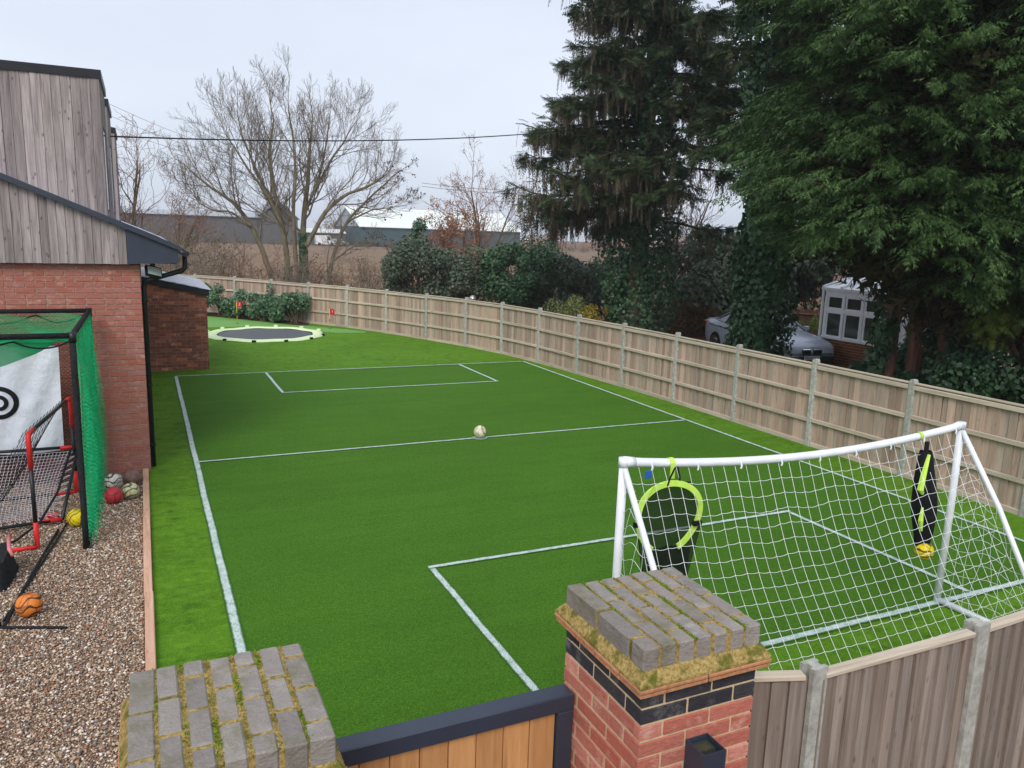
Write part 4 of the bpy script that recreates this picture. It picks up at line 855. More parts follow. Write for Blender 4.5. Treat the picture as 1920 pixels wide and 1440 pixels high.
# ---------------------------------------------------------------- in-ground trampoline, flags
TR = thing('trampoline', 'round sunken trampoline with pale lime padded rim in the lawn', 'trampoline', (3.53, 26.4, 0)); tc_ = (3.53, 26.4, 0)
MB().lathe([(.001, .022), (.8, .012), (1.45, .024)], tc_, 48).build('jumping_mat', 'trampoline_mat', TR, True)
MB().lathe([(1.44, .015), (1.56, .012)], tc_, 48).build('spring_ring', 'black_print', TR)
m_ = MB(); seg = 64; V = []; pr = [(1.50, .03), (1.53, .055), (1.66, .07), (1.80, .055), (1.84, .01)]
for r_, z in pr:
    for k in range(seg):
        a = 2*math.pi*k/seg; rr = r_+.012*math.sin(a*8)+.008*math.sin(a*21); V.append((tc_[0]+rr*math.cos(a), tc_[1]+rr*math.sin(a), z+.008*math.sin(a*8+1)))
m_.add(V, [(i*seg+j, i*seg+(j+1) % seg, (i+1)*seg+(j+1) % seg, (i+1)*seg+j) for i in range(4) for j in range(seg)]); m_.build('padded_rim', 'pad', TR, True)
for k, a in enumerate(np.linspace(.2, 2*math.pi+.2, 13)[:-1]):
    x, y = tc_[0]+1.82*math.cos(a), tc_[1]+1.82*math.sin(a); MB().cbox(x-.06, x+.06, y-.05, y+.05, .0, .06 if math.sin(a) < 0 else .11, .01).build('tab', 'black_print' if math.sin(a) < 0 else 'pad', TR)
def text_mesh(s_, size, mat):
    cu = bpy.data.curves.new('lettering', 'FONT'); cu.body = s_; cu.size = size; cu.align_x = 'CENTER'; cu.align_y = 'CENTER'; cu.extrude = .001
    ob = bpy.data.objects.new('lettering', cu); COL.objects.link(ob); bpy.context.view_layer.update(); dg = bpy.context.evaluated_depsgraph_get()
    me = bpy.data.meshes.new_from_object(ob.evaluated_get(dg)); bpy.data.objects.remove(ob); me.materials.clear(); me.materials.append(MATS[mat]); return me
def flag(x, y, h, txt, label):
    f = thing('golf_flag', label, 'flag', (x, y, 0), 'golf flags on the putting green')
    MB().tube([(x, y, 0), (x, y, h*.5), (x, y, h)], .009, 8).build('pole', 'flag_pole', f, True); MB().tube([(x, y, h*.38), (x, y, h*.48)], .0095, 8).build('pole_band', 'black_print', f, True)
    c, s_ = math.cos(-.25), math.sin(-.25)
    fg = MB().grid(lambda u, v: (x+c*.17*u, y+s_*.17*u+.02*math.sin(u*6), h-.20*v+.01-.02*u), 8, 5).build('flag_cloth', 'flag_red', f, True)
    link('lettering', text_mesh(txt, .12, 'white_pipe'), fg, (.09*c, .09*s_-.03, h-.095), (math.pi/2, 0, -.25))
    MB().lathe([(.001, .008), (.055, .008)], (x, y, 0), 16).build('cup', 'black_print', f)
flag(2.99, 29.6, .80, '2', 'red golf flag on yellow pole in front of the laurel bushes'); flag(5.87, 27.6, .70, '1', 'red golf flag on yellow pole near the fence right of the trampoline')
# ---------------------------------------------------------------- car on the neighbouring drive
CAR = thing('parked_car', 'silver grey saloon car parked behind the fence beneath the ivy tree', 'car', (17.0, 18.2, 0), rot=(0, 0, math.radians(-10)))
CAR.scale = (.95, .95, .95)
# local frame: y forward is -Y (front at y=-2.45)
def loft(stations, n):
    V = []; F = []
    for st in stations: V += st
    for i in range(len(stations)-1):
        for j in range(n-1): F.append((i*n+j, i*n+j+1, (i+1)*n+j+1, (i+1)*n+j))
    F += [tuple(range(n))[::-1], tuple((len(stations)-1)*n+j for j in range(n))]
    return V, F
def sec(y, w, zb, zs, zt, crown=.06):
    hw = [(-w*.93, zb), (-w, zb+.22), (-w, zs-.16), (-w*.965, zs), (-w*.84, zt), (-w*.45, zt+crown*.75), (0, zt+crown)]
    return [(x, y, z) for x, z in hw]+[(-x, y, z) for x, z in hw[-2::-1]]
sts = [sec(-2.45, .66, .30, .60, .64, .03), sec(-2.38, .80, .22, .68, .72, .04), sec(-2.2, .88, .19, .74, .80, .05), sec(-1.7, .925, .18, .84, .89, .06), sec(-1.0, .93, .18, .92, .97, .05), sec(-.5, .93, .18, .95, .98, .02), sec(.6, .93, .18, .97, 1.0, .02), sec(1.4, .93, .18, 1.0, 1.03, .02), sec(1.9, .91, .2, 1.02, 1.06, .03), sec(2.25, .87, .26, 1.0, 1.05, .03), sec(2.42, .78, .34, .92, .96, .03)]
V, F = loft(sts, 13); body = MB().add(V, F).mesh('body', 'car_paint', True); body = link('body', body, CAR)
def cab(y, w, z): return [(-w, y, z), (-w*.6, y, z+.04), (0, y, z+.055), (w*.6, y, z+.04), (w, y, z)]
gl = [[(-.80, -.95, .97), (-.5, -1.02, .99), (0, -1.05, .995), (.5, -1.02, .99), (.80, -.95, .97)], cab(-.15, .62, 1.37), cab(.35, .645, 1.42), cab(1.0, .62, 1.38), [(-.76, 1.75, 1.03), (-.45, 1.8, 1.05), (0, 1.82, 1.05), (.45, 1.8, 1.05), (.76, 1.75, 1.03)]]
V = sum(gl, []); F = [(i*5+j, i*5+j+1, (i+1)*5+j+1, (i+1)*5+j) for i in range(4) for j in range(4)]
link('roof', MB().add(V[5:20], [(i*5+j, i*5+j+1, (i+1)*5+j+1, (i+1)*5+j) for i in range(2) for j in range(4)]).mesh('roof', 'car_paint', True), CAR)
link('windscreen', MB().add(V[0:10], F[0:4]).mesh('windscreen', 'car_glass', True), CAR); link('rear_window', MB().add(V[15:25], [(j, j+1, 5+j+1, 5+j) for j in range(4)]).mesh('rear_window', 'car_glass', True), CAR)
for sg in (-1, 1):
    base = [(sg*.86, -.75, .985), (sg*.87, .3, 1.0), (sg*.87, 1.0, 1.02), (sg*.83, 1.6, 1.05)]; tp = [(sg*.62, -.15, 1.37), (sg*.645, .35, 1.42), (sg*.62, 1.0, 1.38), (sg*.74, 1.55, 1.12)]
    link('side_window', MB().add(base+tp, [(0, 1, 5, 4), (1, 2, 6, 5), (2, 3, 7, 6)]).mesh('side_window', 'car_glass'), CAR)
    link('pillar_trim', MB().tube([(sg*.87, .32, 1.0), (sg*.65, .36, 1.41)], .035, 6).mesh('pillar_trim', 'black_plastic'), CAR)
    link('roof_rail', MB().tube([(sg*.84, -.95, .98), (sg*.64, -.15, 1.375), (sg*.66, .35, 1.42), (sg*.64, 1.0, 1.38), (sg*.78, 1.75, 1.04)], .028, 6).mesh('roof_rail', 'car_paint', True), CAR)
    link('sill_crease', MB().tube([(sg*.935, -1.6, .80), (sg*.94, 0, .84), (sg*.925, 1.9, .88)], .012, 6).mesh('sill_crease', 'car_dark', True), CAR)
    link('door_handle', MB().cbox(sg*.945-.012, sg*.945+.012, .15, .35, .86, .89, .006).mesh('door_handle', 'chrome'), CAR); link('door_handle', MB().cbox(sg*.945-.012, sg*.945+.012, 1.05, 1.25, .88, .91, .006).mesh('door_handle', 'chrome'), CAR)
    link('mirror', MB().cbox(sg*.98-.10, sg*.98+.10, -.78, -.66, .98, 1.11, .03).mesh('mirror', 'car_paint', True), CAR)
    link('headlight', MB().add([(sg*.42, -2.40, .60), (sg*.80, -2.31, .62), (sg*.86, -2.12, .72), (sg*.80, -2.14, .77), (sg*.45, -2.40, .69)], [(0, 1, 2, 3, 4)]).mesh('headlight', 'lamp_glass'), CAR)
    link('tail_light', MB().cbox(min(sg*.55, sg*.87), max(sg*.55, sg*.87), 2.2, 2.40, .80, .98, .04).mesh('tail_light', 'tail_red'), CAR)
    gr = link('kidney_grille', MB().cbox(min(sg*.03, sg*.33), max(sg*.03, sg*.33), -2.49, -2.40, .46, .64, .03).mesh('kidney_grille', 'chrome'), CAR); link('grille_insert', MB().cbox(min(sg*.05, sg*.31), max(sg*.05, sg*.31), -2.497, -2.47, .48, .62, .025).mesh('grille_insert', 'black_print'), gr)
    for yy in (-1.45, 1.45):
        wp = [(.20, -.02), (.30, -.09), (.335, -.07), (.335, .07), (.30, .09), (.22, .075), (.20, .04)]
        wm = MB().lathe(wp, seg=28).mesh('wheel', 'rubber', True); w_ = link('wheel', wm, CAR, (sg*.868, yy, .335), (0, math.pi/2*sg, 0))
        rm_ = MB().lathe([(.02, .07), (.06, .08), (.10, .055), (.22, .07), (.235, .085)], seg=20); link('rim', rm_.mesh('rim', 'chrome', True), w_)
    link('front_intake', MB().cbox(min(sg*.45, sg*.78), max(sg*.45, sg*.78), -2.44, -2.34, .28, .40, .02).mesh('front_intake', 'black_print'), CAR)
link('front_bumper', MB().cbox(-.70, .70, -2.475, -2.38, .24, .44, .03).mesh('front_bumper', 'car_dark'), CAR)
np_ = link('number_plate', MB().cbox(-.26, .26, -2.50, -2.485, .32, .43, .004).mesh('number_plate', 'plate_white'), CAR)
link('lettering', text_mesh('WU12 OGA', .088, 'black_print'), np_, (0, -2.503, .375), (math.pi/2, 0, 0))
link('badge', MB().lathe([(.001, .01), (.04, .0)], seg=14).mesh('badge', 'chrome'), CAR, (0, -2.37, .71), (.7, 0, 0))
# ---------------------------------------------------------------- conservatory beyond the drive
CN = thing('conservatory', 'white framed conservatory on a low brown brick wall beyond the drive', 'conservatory', (18.6, 15.5, 0)); cxw = 17.9; ya, yb = 16.85, 12.9
MB().box(cxw+.03, 21.5, yb, ya, -.02, .78).build('dwarf_wall', 'house_mortar', CN)
k = 0; Nl = wloc(CN)
for c in range(10):
    y = yb+(.0 if c % 2 else -.1125)
    while y < ya-.01:
        y0 = max(y, yb); y1 = min(y+.215, ya)
        if y1-y0 > .04: link('brick', brickmesh(y1-y0, .068, .05, 'wall_brick'), CN, np.array((cxw+.02, y1, c*.078+.005))-Nl, (0, 0, -math.pi/2))
        y += .225
MB().box(cxw-.06, cxw+.10, yb-.02, ya+.04, .781, .83).build('window_sill', 'white_upvc', CN)
MB().box(cxw+.0, cxw+.08, yb, ya, 2.02, 2.16).build('head_rail', 'white_upvc', CN); MB().box(cxw-.09, cxw+.02, yb, ya+.08, 2.161, 2.23).build('gutter', 'white_upvc', CN)
MB().box(cxw+.005, cxw+.075, yb, ya, 1.56, 1.63).build('transom', 'white_upvc', CN)
ys = [ya]
while ys[-1] > yb+.3: ys.append(ys[-1]-.66)
for i, y in enumerate(ys):
    w = .07 if i == 0 else .04
    MB().box(cxw+.01, cxw+.07, y-w, y+w*.3, .831, 2.019).build('mullion', 'white_upvc', CN)
    if i+1 < len(ys):
        for z0, z1 in ((.83, 1.56), (1.63, 2.02)):
            f = MB(); a0, a1 = ys[i+1]+.02, y-.075
            f.box(cxw+.02, cxw+.06, a0, a1, z0, z0+.05); f.box(cxw+.02, cxw+.06, a0, a1, z1-.05, z1); f.box(cxw+.02, cxw+.06, a0, a0+.05, z0+.05, z1-.05); f.box(cxw+.02, cxw+.06, a1-.05, a1, z0+.05, z1-.05)
            f = f.build('window', 'white_upvc', CN); MB().box(cxw+.035, cxw+.045, a0+.05, a1-.05, z0+.05, z1-.05).build('pane', 'glass', f)
MB().box(cxw+.08, 21.5, ya-.06, ya, .83, 2.16).build('end_wall', 'white_upvc', CN)
MB().box(21.4, 21.5, yb, ya-.06, .0, 3.2).build('inner_wall', 'barn_dark', CN)
MB().tube([(cxw-.05, ya+.06, 2.2), (cxw-.02, ya+.08, 2.0), (cxw-.02, ya+.08, 0)], .035, 8).build('downpipe', 'white_upvc', CN)
cr = MB().prism([(cxw-.1, 2.20), (21.4, 3.1), (21.4, 3.14), (cxw-.1, 2.235)], yb, ya+.06).build('roof', 'white_upvc', CN)
for y in np.arange(yb, ya+.1, .66): MB().prism([(cxw-.11, 2.24), (21.4, 3.145), (21.4, 3.19), (cxw-.11, 2.285)], y, y+.05).build('glazing_bar', 'white_pipe', cr)
# ---------------------------------------------------------------- trees and shrubs
def tree_thing(name, label, cat, loc, group=None): return thing(name, label, cat, loc, group)
def put(name, VF, mat, parent, smooth=False, kind=None):
    return link(name, fastmesh(name, VF[0]-wloc(parent), VF[1], mat, smooth), parent, kind=kind)
def leafcloud(rng, n, centers, radii, size, tmpl=LEAF, tf=LEAFF, shell=.55, up=.5, squash=1.):
    """leaves spread through lumpy ellipsoid clumps"""
    centers = np.asarray(centers, float); radii = np.asarray(radii, float)
    if radii.ndim == 1: radii = radii[:, None]*np.ones((1, 3))
    w = radii.prod(1)**(2/3); k = rng.choice(len(centers), n, p=w/w.sum()); d = unit(rng.normal(0, 1, (n, 3))); rr = shell+(1.08-shell)*rng.random(n)**.6
    P = centers[k]+d*radii[k]*rr[:, None]; nrm = unit(d+rng.normal(0, .5, (n, 3))+np.array([0, 0, up])); fwd = unit(np.cross(nrm, rng.normal(0, 1, (n, 3)))+np.array([0, 0, -.35]))
    ok = P[:, 2] > .02
    return stamp(tmpl, tf, P[ok], fwd[ok], nrm[ok], (size*rng.uniform(.6, 1.4, n))[ok])
def clumps(rng, c, r, n, cr):
    """random sub-clump centres inside an ellipsoid"""
    d = unit(rng.normal(0, 1, (n, 3))); q = np.asarray(c)+d*np.asarray(r)*(.35+.65*rng.random((n, 1))**.5); return q, np.asarray(cr)*rng.uniform(.6, 1.3, n)
def shrub(name, label, c, r, n, size, mat, seed, nc=14, cr=.45, group=None, cat='shrub', tmpl=LEAF, stems=True):
    rg = np.random.default_rng(seed); T = tree_thing(name, label, cat, (c[0], c[1], 0), group)
    q, rad = clumps(rg, c, r, nc, cr); q[:, 2] = np.maximum(q[:, 2], rad*.4)
    put('foliage', leafcloud(rg, n, q, rad, size, tmpl), mat, T)
    if stems:
        ps = [(np.array([(c[0]+rg.normal(0, .1), c[1]+rg.normal(0, .1), 0), (np.array((c[0], c[1], 0))+q[i])/2+rg.normal(0, .05, 3), q[i]]), np.array([.03, .02, .01])) for i in range(len(q))]
        put('stems', tubes3(ps, 5), 'bark', T)
    return T

# --- big leafless ash, several stems rising from one stool
rg = np.random.default_rng(21)
ASH = tree_thing('ash_tree', 'tall leafless multi-stemmed tree rising behind the far fence', 'tree', (6.8, 39.4, 0))
stems = [([(5.9, 0), (5.35, 2.0), (4.75, 3.5), (4.0, 4.6), (3.2, 5.15), (2.3, 6.0)], .15), ([(6.4, 0), (6.35, 2), (6.1, 3.6), (5.66, 5.8), (5.6, 7.5), (5.8, 9.0)], .16), ([(6.1, 3.5), (5.3, 5.2), (4.4, 6.6), (3.7, 7.9)], .09),
         ([(6.9, 0), (6.75, 2.2), (6.65, 4.0), (6.75, 6.0), (6.6, 8), (6.4, 9.4)], .12), ([(7.15, 0), (7.15, 2.5), (7.25, 4), (7.5, 5.9), (7.6, 7.8), (7.75, 9.1)], .19), ([(7.15, 2.6), (7.93, 4.2), (8.93, 5.2), (10.0, 5.7), (10.8, 6.4)], .12), ([(7.5, 5.2), (8.3, 6.9), (9.0, 8.0), (9.4, 8.9)], .08), ([(6.1, 3.7), (5.2, 6.0), (4.5, 7.9), (4.3, 9.3)], .08), ([(7.3, 4.2), (8.1, 6.4), (8.5, 8.2), (8.7, 9.5)], .08), ([(4.75, 3.5), (3.9, 4.2), (3.0, 4.3), (2.4, 4.6)], .06), ([(6.35, 2.6), (6.0, 4.5), (5.0, 6.4), (4.9, 8.0)], .08)]
def stemset(stems, y0, ydev, rg, L0, depth, kids, out_main, out_tw, **kw):
    for pts, r in stems:
        n = len(pts)*4; t = np.linspace(0, len(pts)-1, n); X = np.interp(t, range(len(pts)), [p[0] for p in pts]); Z = np.interp(t, range(len(pts)), [p[1]-max(0, p[1]-4)*.13 for p in pts]); k = np.ones(3)/3
        dy = rg.normal(0, ydev)*np.linspace(0, 1, n) if pts[0][1] == 0 else rg.normal(0, ydev)*np.linspace(.4, 1, n)
        P = np.c_[X, y0+dy, Z]; P[1:-1] = (P[:-2]+P[1:-1]+P[2:])/3; P += np.cumsum(rg.normal(0, .012, P.shape), 0); rr = np.linspace(r, r*.25, n); out_main.append((P, rr))
        branch(out_tw, rg, P, rr*.75, L0, depth, .10, .13, kids, .64, .66, 5, .0050, t0=.30 if pts[0][1] == 0 else .15, k=9, **kw)
main, tw = [], []
stemset(stems, 39.4, 1.3, rg, 2.0, 4, (3, 4), main, tw)
put('trunk', tubes3(main, 7), 'bark_ash', ASH, True); put('branches', tubes3(tw, 3), 'twig', ASH)
print('ash twigs', len(tw))
# ivy sleeves on the lower stems
iv = []
for (x, h) in ((7.15, 3.2), (6.4, 1.6)):
    n = 1500; z = rg.uniform(0, h, n); a = rg.uniform(0, 2*math.pi, n); P = np.c_[x+.22*np.cos(a)*(1.2-z/h*.5), 39.4+.22*np.sin(a), z]; nr = np.c_[np.cos(a), np.sin(a), np.full(n, .3)]
    iv.append(stamp(IVY, LEAFF, P, np.c_[rg.normal(0, .6, (n, 2)), -np.ones(n)], nr, rg.uniform(.07, .14, n)))
put('ivy', merge(iv), 'ivy', ASH)
# slimmer tree leaning right with dark seed clusters
AS2 = tree_thing('ash_tree', 'slim leafless tree leaning right with dark seed bunches behind the fence', 'tree', (8.3, 38.6, 0))
main, tw = [], []
stemset([([(8.0, 0), (8.45, 2.1), (9.2, 3.9), (10.1, 5.0), (11.0, 5.9), (11.7, 6.6)], .11), ([(9.2, 3.9), (10.3, 4.5), (11.2, 4.6), (12.0, 4.8)], .05), ([(8.4, 1.9), (9.2, 2.6), (10.2, 3.0), (11.0, 2.7)], .05), ([(8.1, .6), (7.9, 2.0), (8.2, 3.2)], .03)], 38.6, .7, rg, 1.25, 3, (3, 4), main, tw)
put('trunk', tubes3(main, 6), 'bark_ash', AS2, True); put('branches', tubes3(tw, 3), 'twig', AS2)
ends = np.array([p[-1] for p, r in tw if p[-1][0] > 9.5]); ends = ends[rg.choice(len(ends), min(90, len(ends)), False)]; n = len(ends)*7; P = np.repeat(ends, 7, 0)+rg.normal(0, .06, (n, 3))
put('seed_bunches', stamp(LEAF, LEAFF, P, np.c_[rg.normal(0, .4, (n, 2)), -np.ones(n)], rg.normal(0, 1, (n, 3)), np.full(n, .10)), 'ash_keys', AS2, kind='stuff')

def bare_tree(name, label, loc, h, spreadr, seed, leaves=0, lmat='autumn', r=.16, depth=4, mat='twig_red', group=None, k=9, lsize=.07):
    rg = np.random.default_rng(seed); T = tree_thing(name, label, 'tree', (loc[0], loc[1], 0), group); main, tw = [], []
    for j in range(3):
        a = rg.uniform(0, 2*math.pi); lean = spreadr*.35*(.5 if j == 0 else 1); n = 14; t = np.linspace(0, 1, n)
        P = np.c_[loc[0]+math.cos(a)*lean*t**1.4, loc[1]+math.sin(a)*lean*t**1.4, h*(.78 if j else .85)*t]; P += np.cumsum(rg.normal(0, .02*h/8, P.shape), 0); P[0, 2] = 0
        rr = np.linspace(r, r*.2, n)*(1 if j == 0 else .7); main.append((P, rr)); branch(tw, rg, P, rr*.75, spreadr*.55, depth-1, .08, .2, (3, 4), .8, .66, 5, .008, t0=.22, k=k)
    put('trunk', tubes3(main, 7), 'bark', T, True); put('branches', tubes3(tw, 3), mat, T)
    if leaves:
        ends = np.array([p[rg.integers(2, 5)] for p, r_ in tw]); P = ends[rg.integers(0, len(ends), leaves)]+rg.normal(0, .08, (leaves, 3))
        put('foliage', stamp(LEAF, LEAFF, P, rg.normal(0, 1, (leaves, 3)), rg.normal(0, 1, (leaves, 3)), rg.uniform(.6, 1.4, leaves)*lsize), lmat, T)
    return T
bare_tree('oak_tree', 'bare tree with a few russet leaves behind the house roof', (-.6, 45), 7.8, 4.2, 31, 700)
bare_tree('oak_tree', 'low russet tree between house roof and dark barn', (1.9, 52), 4.6, 3.4, 32, 1500)
bare_tree('oak_tree', 'thin russet-leaved tree above the dark bushes, left of the tall spruce', (17.2, 40.5), 6.6, 4.2, 33, 3600, group=None)
bare_tree('oak_tree', 'small russet oak growing through the dark bushes', (12.9, 33.5), 4.3, 2.4, 34, 3800, r=.1, lsize=.09)
bare_tree('oak_tree', 'bare tree glimpsed in the gap between the two ivy-clad trunks', (20.5, 27.5), 6.5, 4.0, 35, 400)
# scrub along the far side of the fence
rg = np.random.default_rng(41)
for i, (x, y, h, lf) in enumerate([(2.2, 37.6, 2.7, 900), (4.3, 38.0, 2.3, 600), (5.6, 36.2, 1.9, 500), (7.9, 36.3, 1.7, 500), (9.6, 35.2, 1.9, 900), (10.9, 34.2, 1.7, 1100), (.6, 39.4, 2.9, 1200)]):
    T = tree_thing('bramble_scrub', ['scrubby olive and brown thicket of upright stems nearest the outbuilding roof', 'brown thicket of bare stems left of the big tree', 'low brown thicket below the left leaning stem of the big tree', 'low thicket at the right foot of the big tree', 'thicket at the foot of the slim leaning tree', 'olive arching thicket left of the dark bushes', 'russet thicket behind the house gutter'][i], 'thicket', (x, y, 0)); tw = []
    for k in range(26):
        p = np.array((x+rg.normal(0, .8), y+rg.normal(0, .5), 0)); grow(tw, rg, p, unit(np.array((rg.normal(0, .35), rg.normal(0, .3), 1.))), h*rg.uniform(.5, 1.), .016, 2, .02, .2, (3, 4), .7, .6, 5, .007)
    put('branches', tubes3(tw, 3), 'twig_red' if i % 2 else 'twig', T); e = np.array([p[-1] for p, r in tw]); P = e[rg.integers(0, len(e), lf)]+rg.normal(0, .1, (lf, 3))
    put('foliage', stamp(LEAF, LEAFF, P, rg.normal(0, 1, (lf, 3)), rg.normal(0, 1, (lf, 3)), rg.uniform(.5, 1.3, lf)*.08), 'olive', T)
# laurels planted in the bed at the far fence
for i, (x, y, h, w) in enumerate([(2.0, 32.9, .95, .5), (2.75, 32.1, 1.0, .5), (3.35, 31.4, .85, .45), (3.95, 30.55, .72, .42), (4.45, 29.9, .7, .42), (4.95, 29.35, .98, .42)]):
    lab = ['laurel shrub half hidden behind the outbuilding corner', 'leafy laurel shrub behind the left golf flag', 'laurel shrub just right of the left golf flag', 'low laurel shrub in the middle of the fence bed', 'low dark laurel shrub second from the right end of the bed', 'pointed laurel shrub at the right end of the fence bed'][i]
    shrub('laurel_shrub', lab, (x, y, h*.66), (w*1.1, w*1.1, h*.62), 1300, .11, 'laurel', 50+i, 12, .2, 'laurel shrubs planted along the far fence')
T = tree_thing('climbing_plant', 'thin climbing plant rising against a far fence post', 'climber', (4.35, 30.95, 0)); rg = np.random.default_rng(66)
put('stem', tubes3([(np.array([(4.35, 30.95, 0), (4.37, 30.95, .7), (4.33, 30.97, 1.3)]), np.array([.012, .01, .006]))], 5), 'bark', T)
n = 130; z = rg.uniform(.3, 1.35, n); P = np.c_[4.35+rg.normal(0, .07, n), 30.92+rg.normal(0, .05, n), z]; put('foliage', stamp(LEAF, LEAFF, P, rg.normal(0, 1, (n, 3)), rg.normal(0, 1, (n, 3)), rg.uniform(.07, .14, n)), 'laurel', T)
# dark evergreen mass behind the fence: five ivy-covered bushes
for i, (x, y, h, w, n) in enumerate([(9.9, 30.2, 3.3, 1.25, 9000), (11.6, 29.6, 3.2, 1.4, 9000), (13.6, 28.3, 3.5, 1.6, 12000), (15.3, 27.2, 2.9, 1.5, 9000), (17.6, 28.0, 3.4, 1.7, 8000), (16.4, 31.5, 3.6, 1.6, 7000)]):
    lab = ['grey-green ivy bush at the left end of the dark thicket, with a tuft on top', 'dark evergreen bush left of the small russet oak', 'large glossy dark green holly bush in the middle of the thicket', 'dark evergreen bush under the drooping spruce branches', 'dark evergreen bush behind the concrete pole', 'dim evergreen bush far behind the drooping spruce branches'][i]
    shrub('evergreen_bush', lab, (x, y, h*.5), (w, w*.9, h*.43), n, .10, 'hedge_dark' if i in (0, 1, 3) else 'ivy', 70+i, 26, .5, None, tmpl=IVY)
rg = np.random.default_rng(77)
shrub('ivy_bush', 'small dark ivy tuft standing above the left evergreen bush', (10.1, 30.4, 3.4), (.25, .25, .45), 700, .1, 'ivy', 78, 5, .25, stems=True)
shrub('variegated_shrub', 'pale variegated shrub just behind the fence', (12.7, 22.6, 1.0), (.75, .5, .55), 3200, .06, 'variegated', 81, 14, .3)
shrub('golden_shrub', 'yellow-tipped shrub beside the pale variegated one', (13.55, 22.1, .9), (.5, .4, .45), 1500, .06, 'gold_leaf', 82, 8, .26)
shrub('round_shrub', 'small dark green shrub at the foot of the ivy trunk', (14.1, 20.9, .65), (.55, .4, .4), 1800, .05, 'ivy', 83, 8, .26)
shrub('russet_hedge', 'russet and yellow clipped hedge behind the parked car', (17.9, 23.3, .8), (1.3, .8, .65), 6000, .06, 'red_hedge', 84, 26, .34, cat='hedge')
shrub('lime_shrub', 'bright lime green shrub left of the conservatory', (19.3, 18.9, .6), (.65, .5, .5), 2600, .07, 'lime_leaf', 85, 10, .28)
shrub('strappy_plant', 'dark strappy clump at the foot of the conservatory wall', (17.3, 14.4, .25), (.7, .4, .2), 900, .22, 'ivy', 86, 8, .25, cat='plant')
for i, (x, y, h, w) in enumerate([(19.5, 24.5, 3.6, 2.2), (22.5, 22, 4.2, 2.4), (25.5, 19, 5.0, 2.6), (23, 26, 4.5, 2.5)]):
    shrub('evergreen_bush', ['tall evergreen shrub in the gap behind the russet hedge', 'tall evergreen shrub behind the brown fence left of the conservatory', 'dark tall evergreen behind the conservatory roof', 'far evergreen in the gap between the ivy trunks'][i], (x, y, h*.5), (w, w, h*.45), 9000, .2, 'hedge_dark', 90+i, 26, .7)
# brown close-board fence behind the lime shrub
BR = thing('brown_fence', 'dark brown board fence behind the lime shrub and car', 'fence', (20.5, 19.8, 0)); bl = wloc(BR)
fm = MB().cbox(-.06, .06, -.01, .01, 0, 1.25, .004).mesh('board', 'bark_red')
for k in range(34): t_ = k/33; link('board', fm, BR, np.array((19.4+2.4*t_, 21.2-2.9*t_, 0))-bl, (0, 0, -.88))
MB().tube([(19.38, 21.17, 1.1), (21.78, 18.27, 1.1)], .035, 4).build('rail', 'bark_red', BR)
MB().tube([(14.60, 22.7, 0), (14.59, 22.71, 1.4), (14.58, 22.72, 2.75)], [.055, .05, .045], 8).build('concrete_pole', 'concrete', None); tag(bpy.data.objects['concrete_pole'], 'slender grey concrete pole in front of the dark bushes', 'pole')
gb = thing('globe_light', 'small round metallic globe light just above the fence', 'light', (9.12, 22.35, 0))
MB().tube([(9.12, 22.35, 0), (9.12, 22.35, 1.42)], .02, 8).build('stem', 'black_metal', gb); MB().lathe([(.105*math.sin(math.pi*i/10)+1e-5, 1.48-.105*math.cos(math.pi*i/10)) for i in range(11)], (9.12, 22.35, 0), 18).build('globe', 'steel_ball', gb, True)

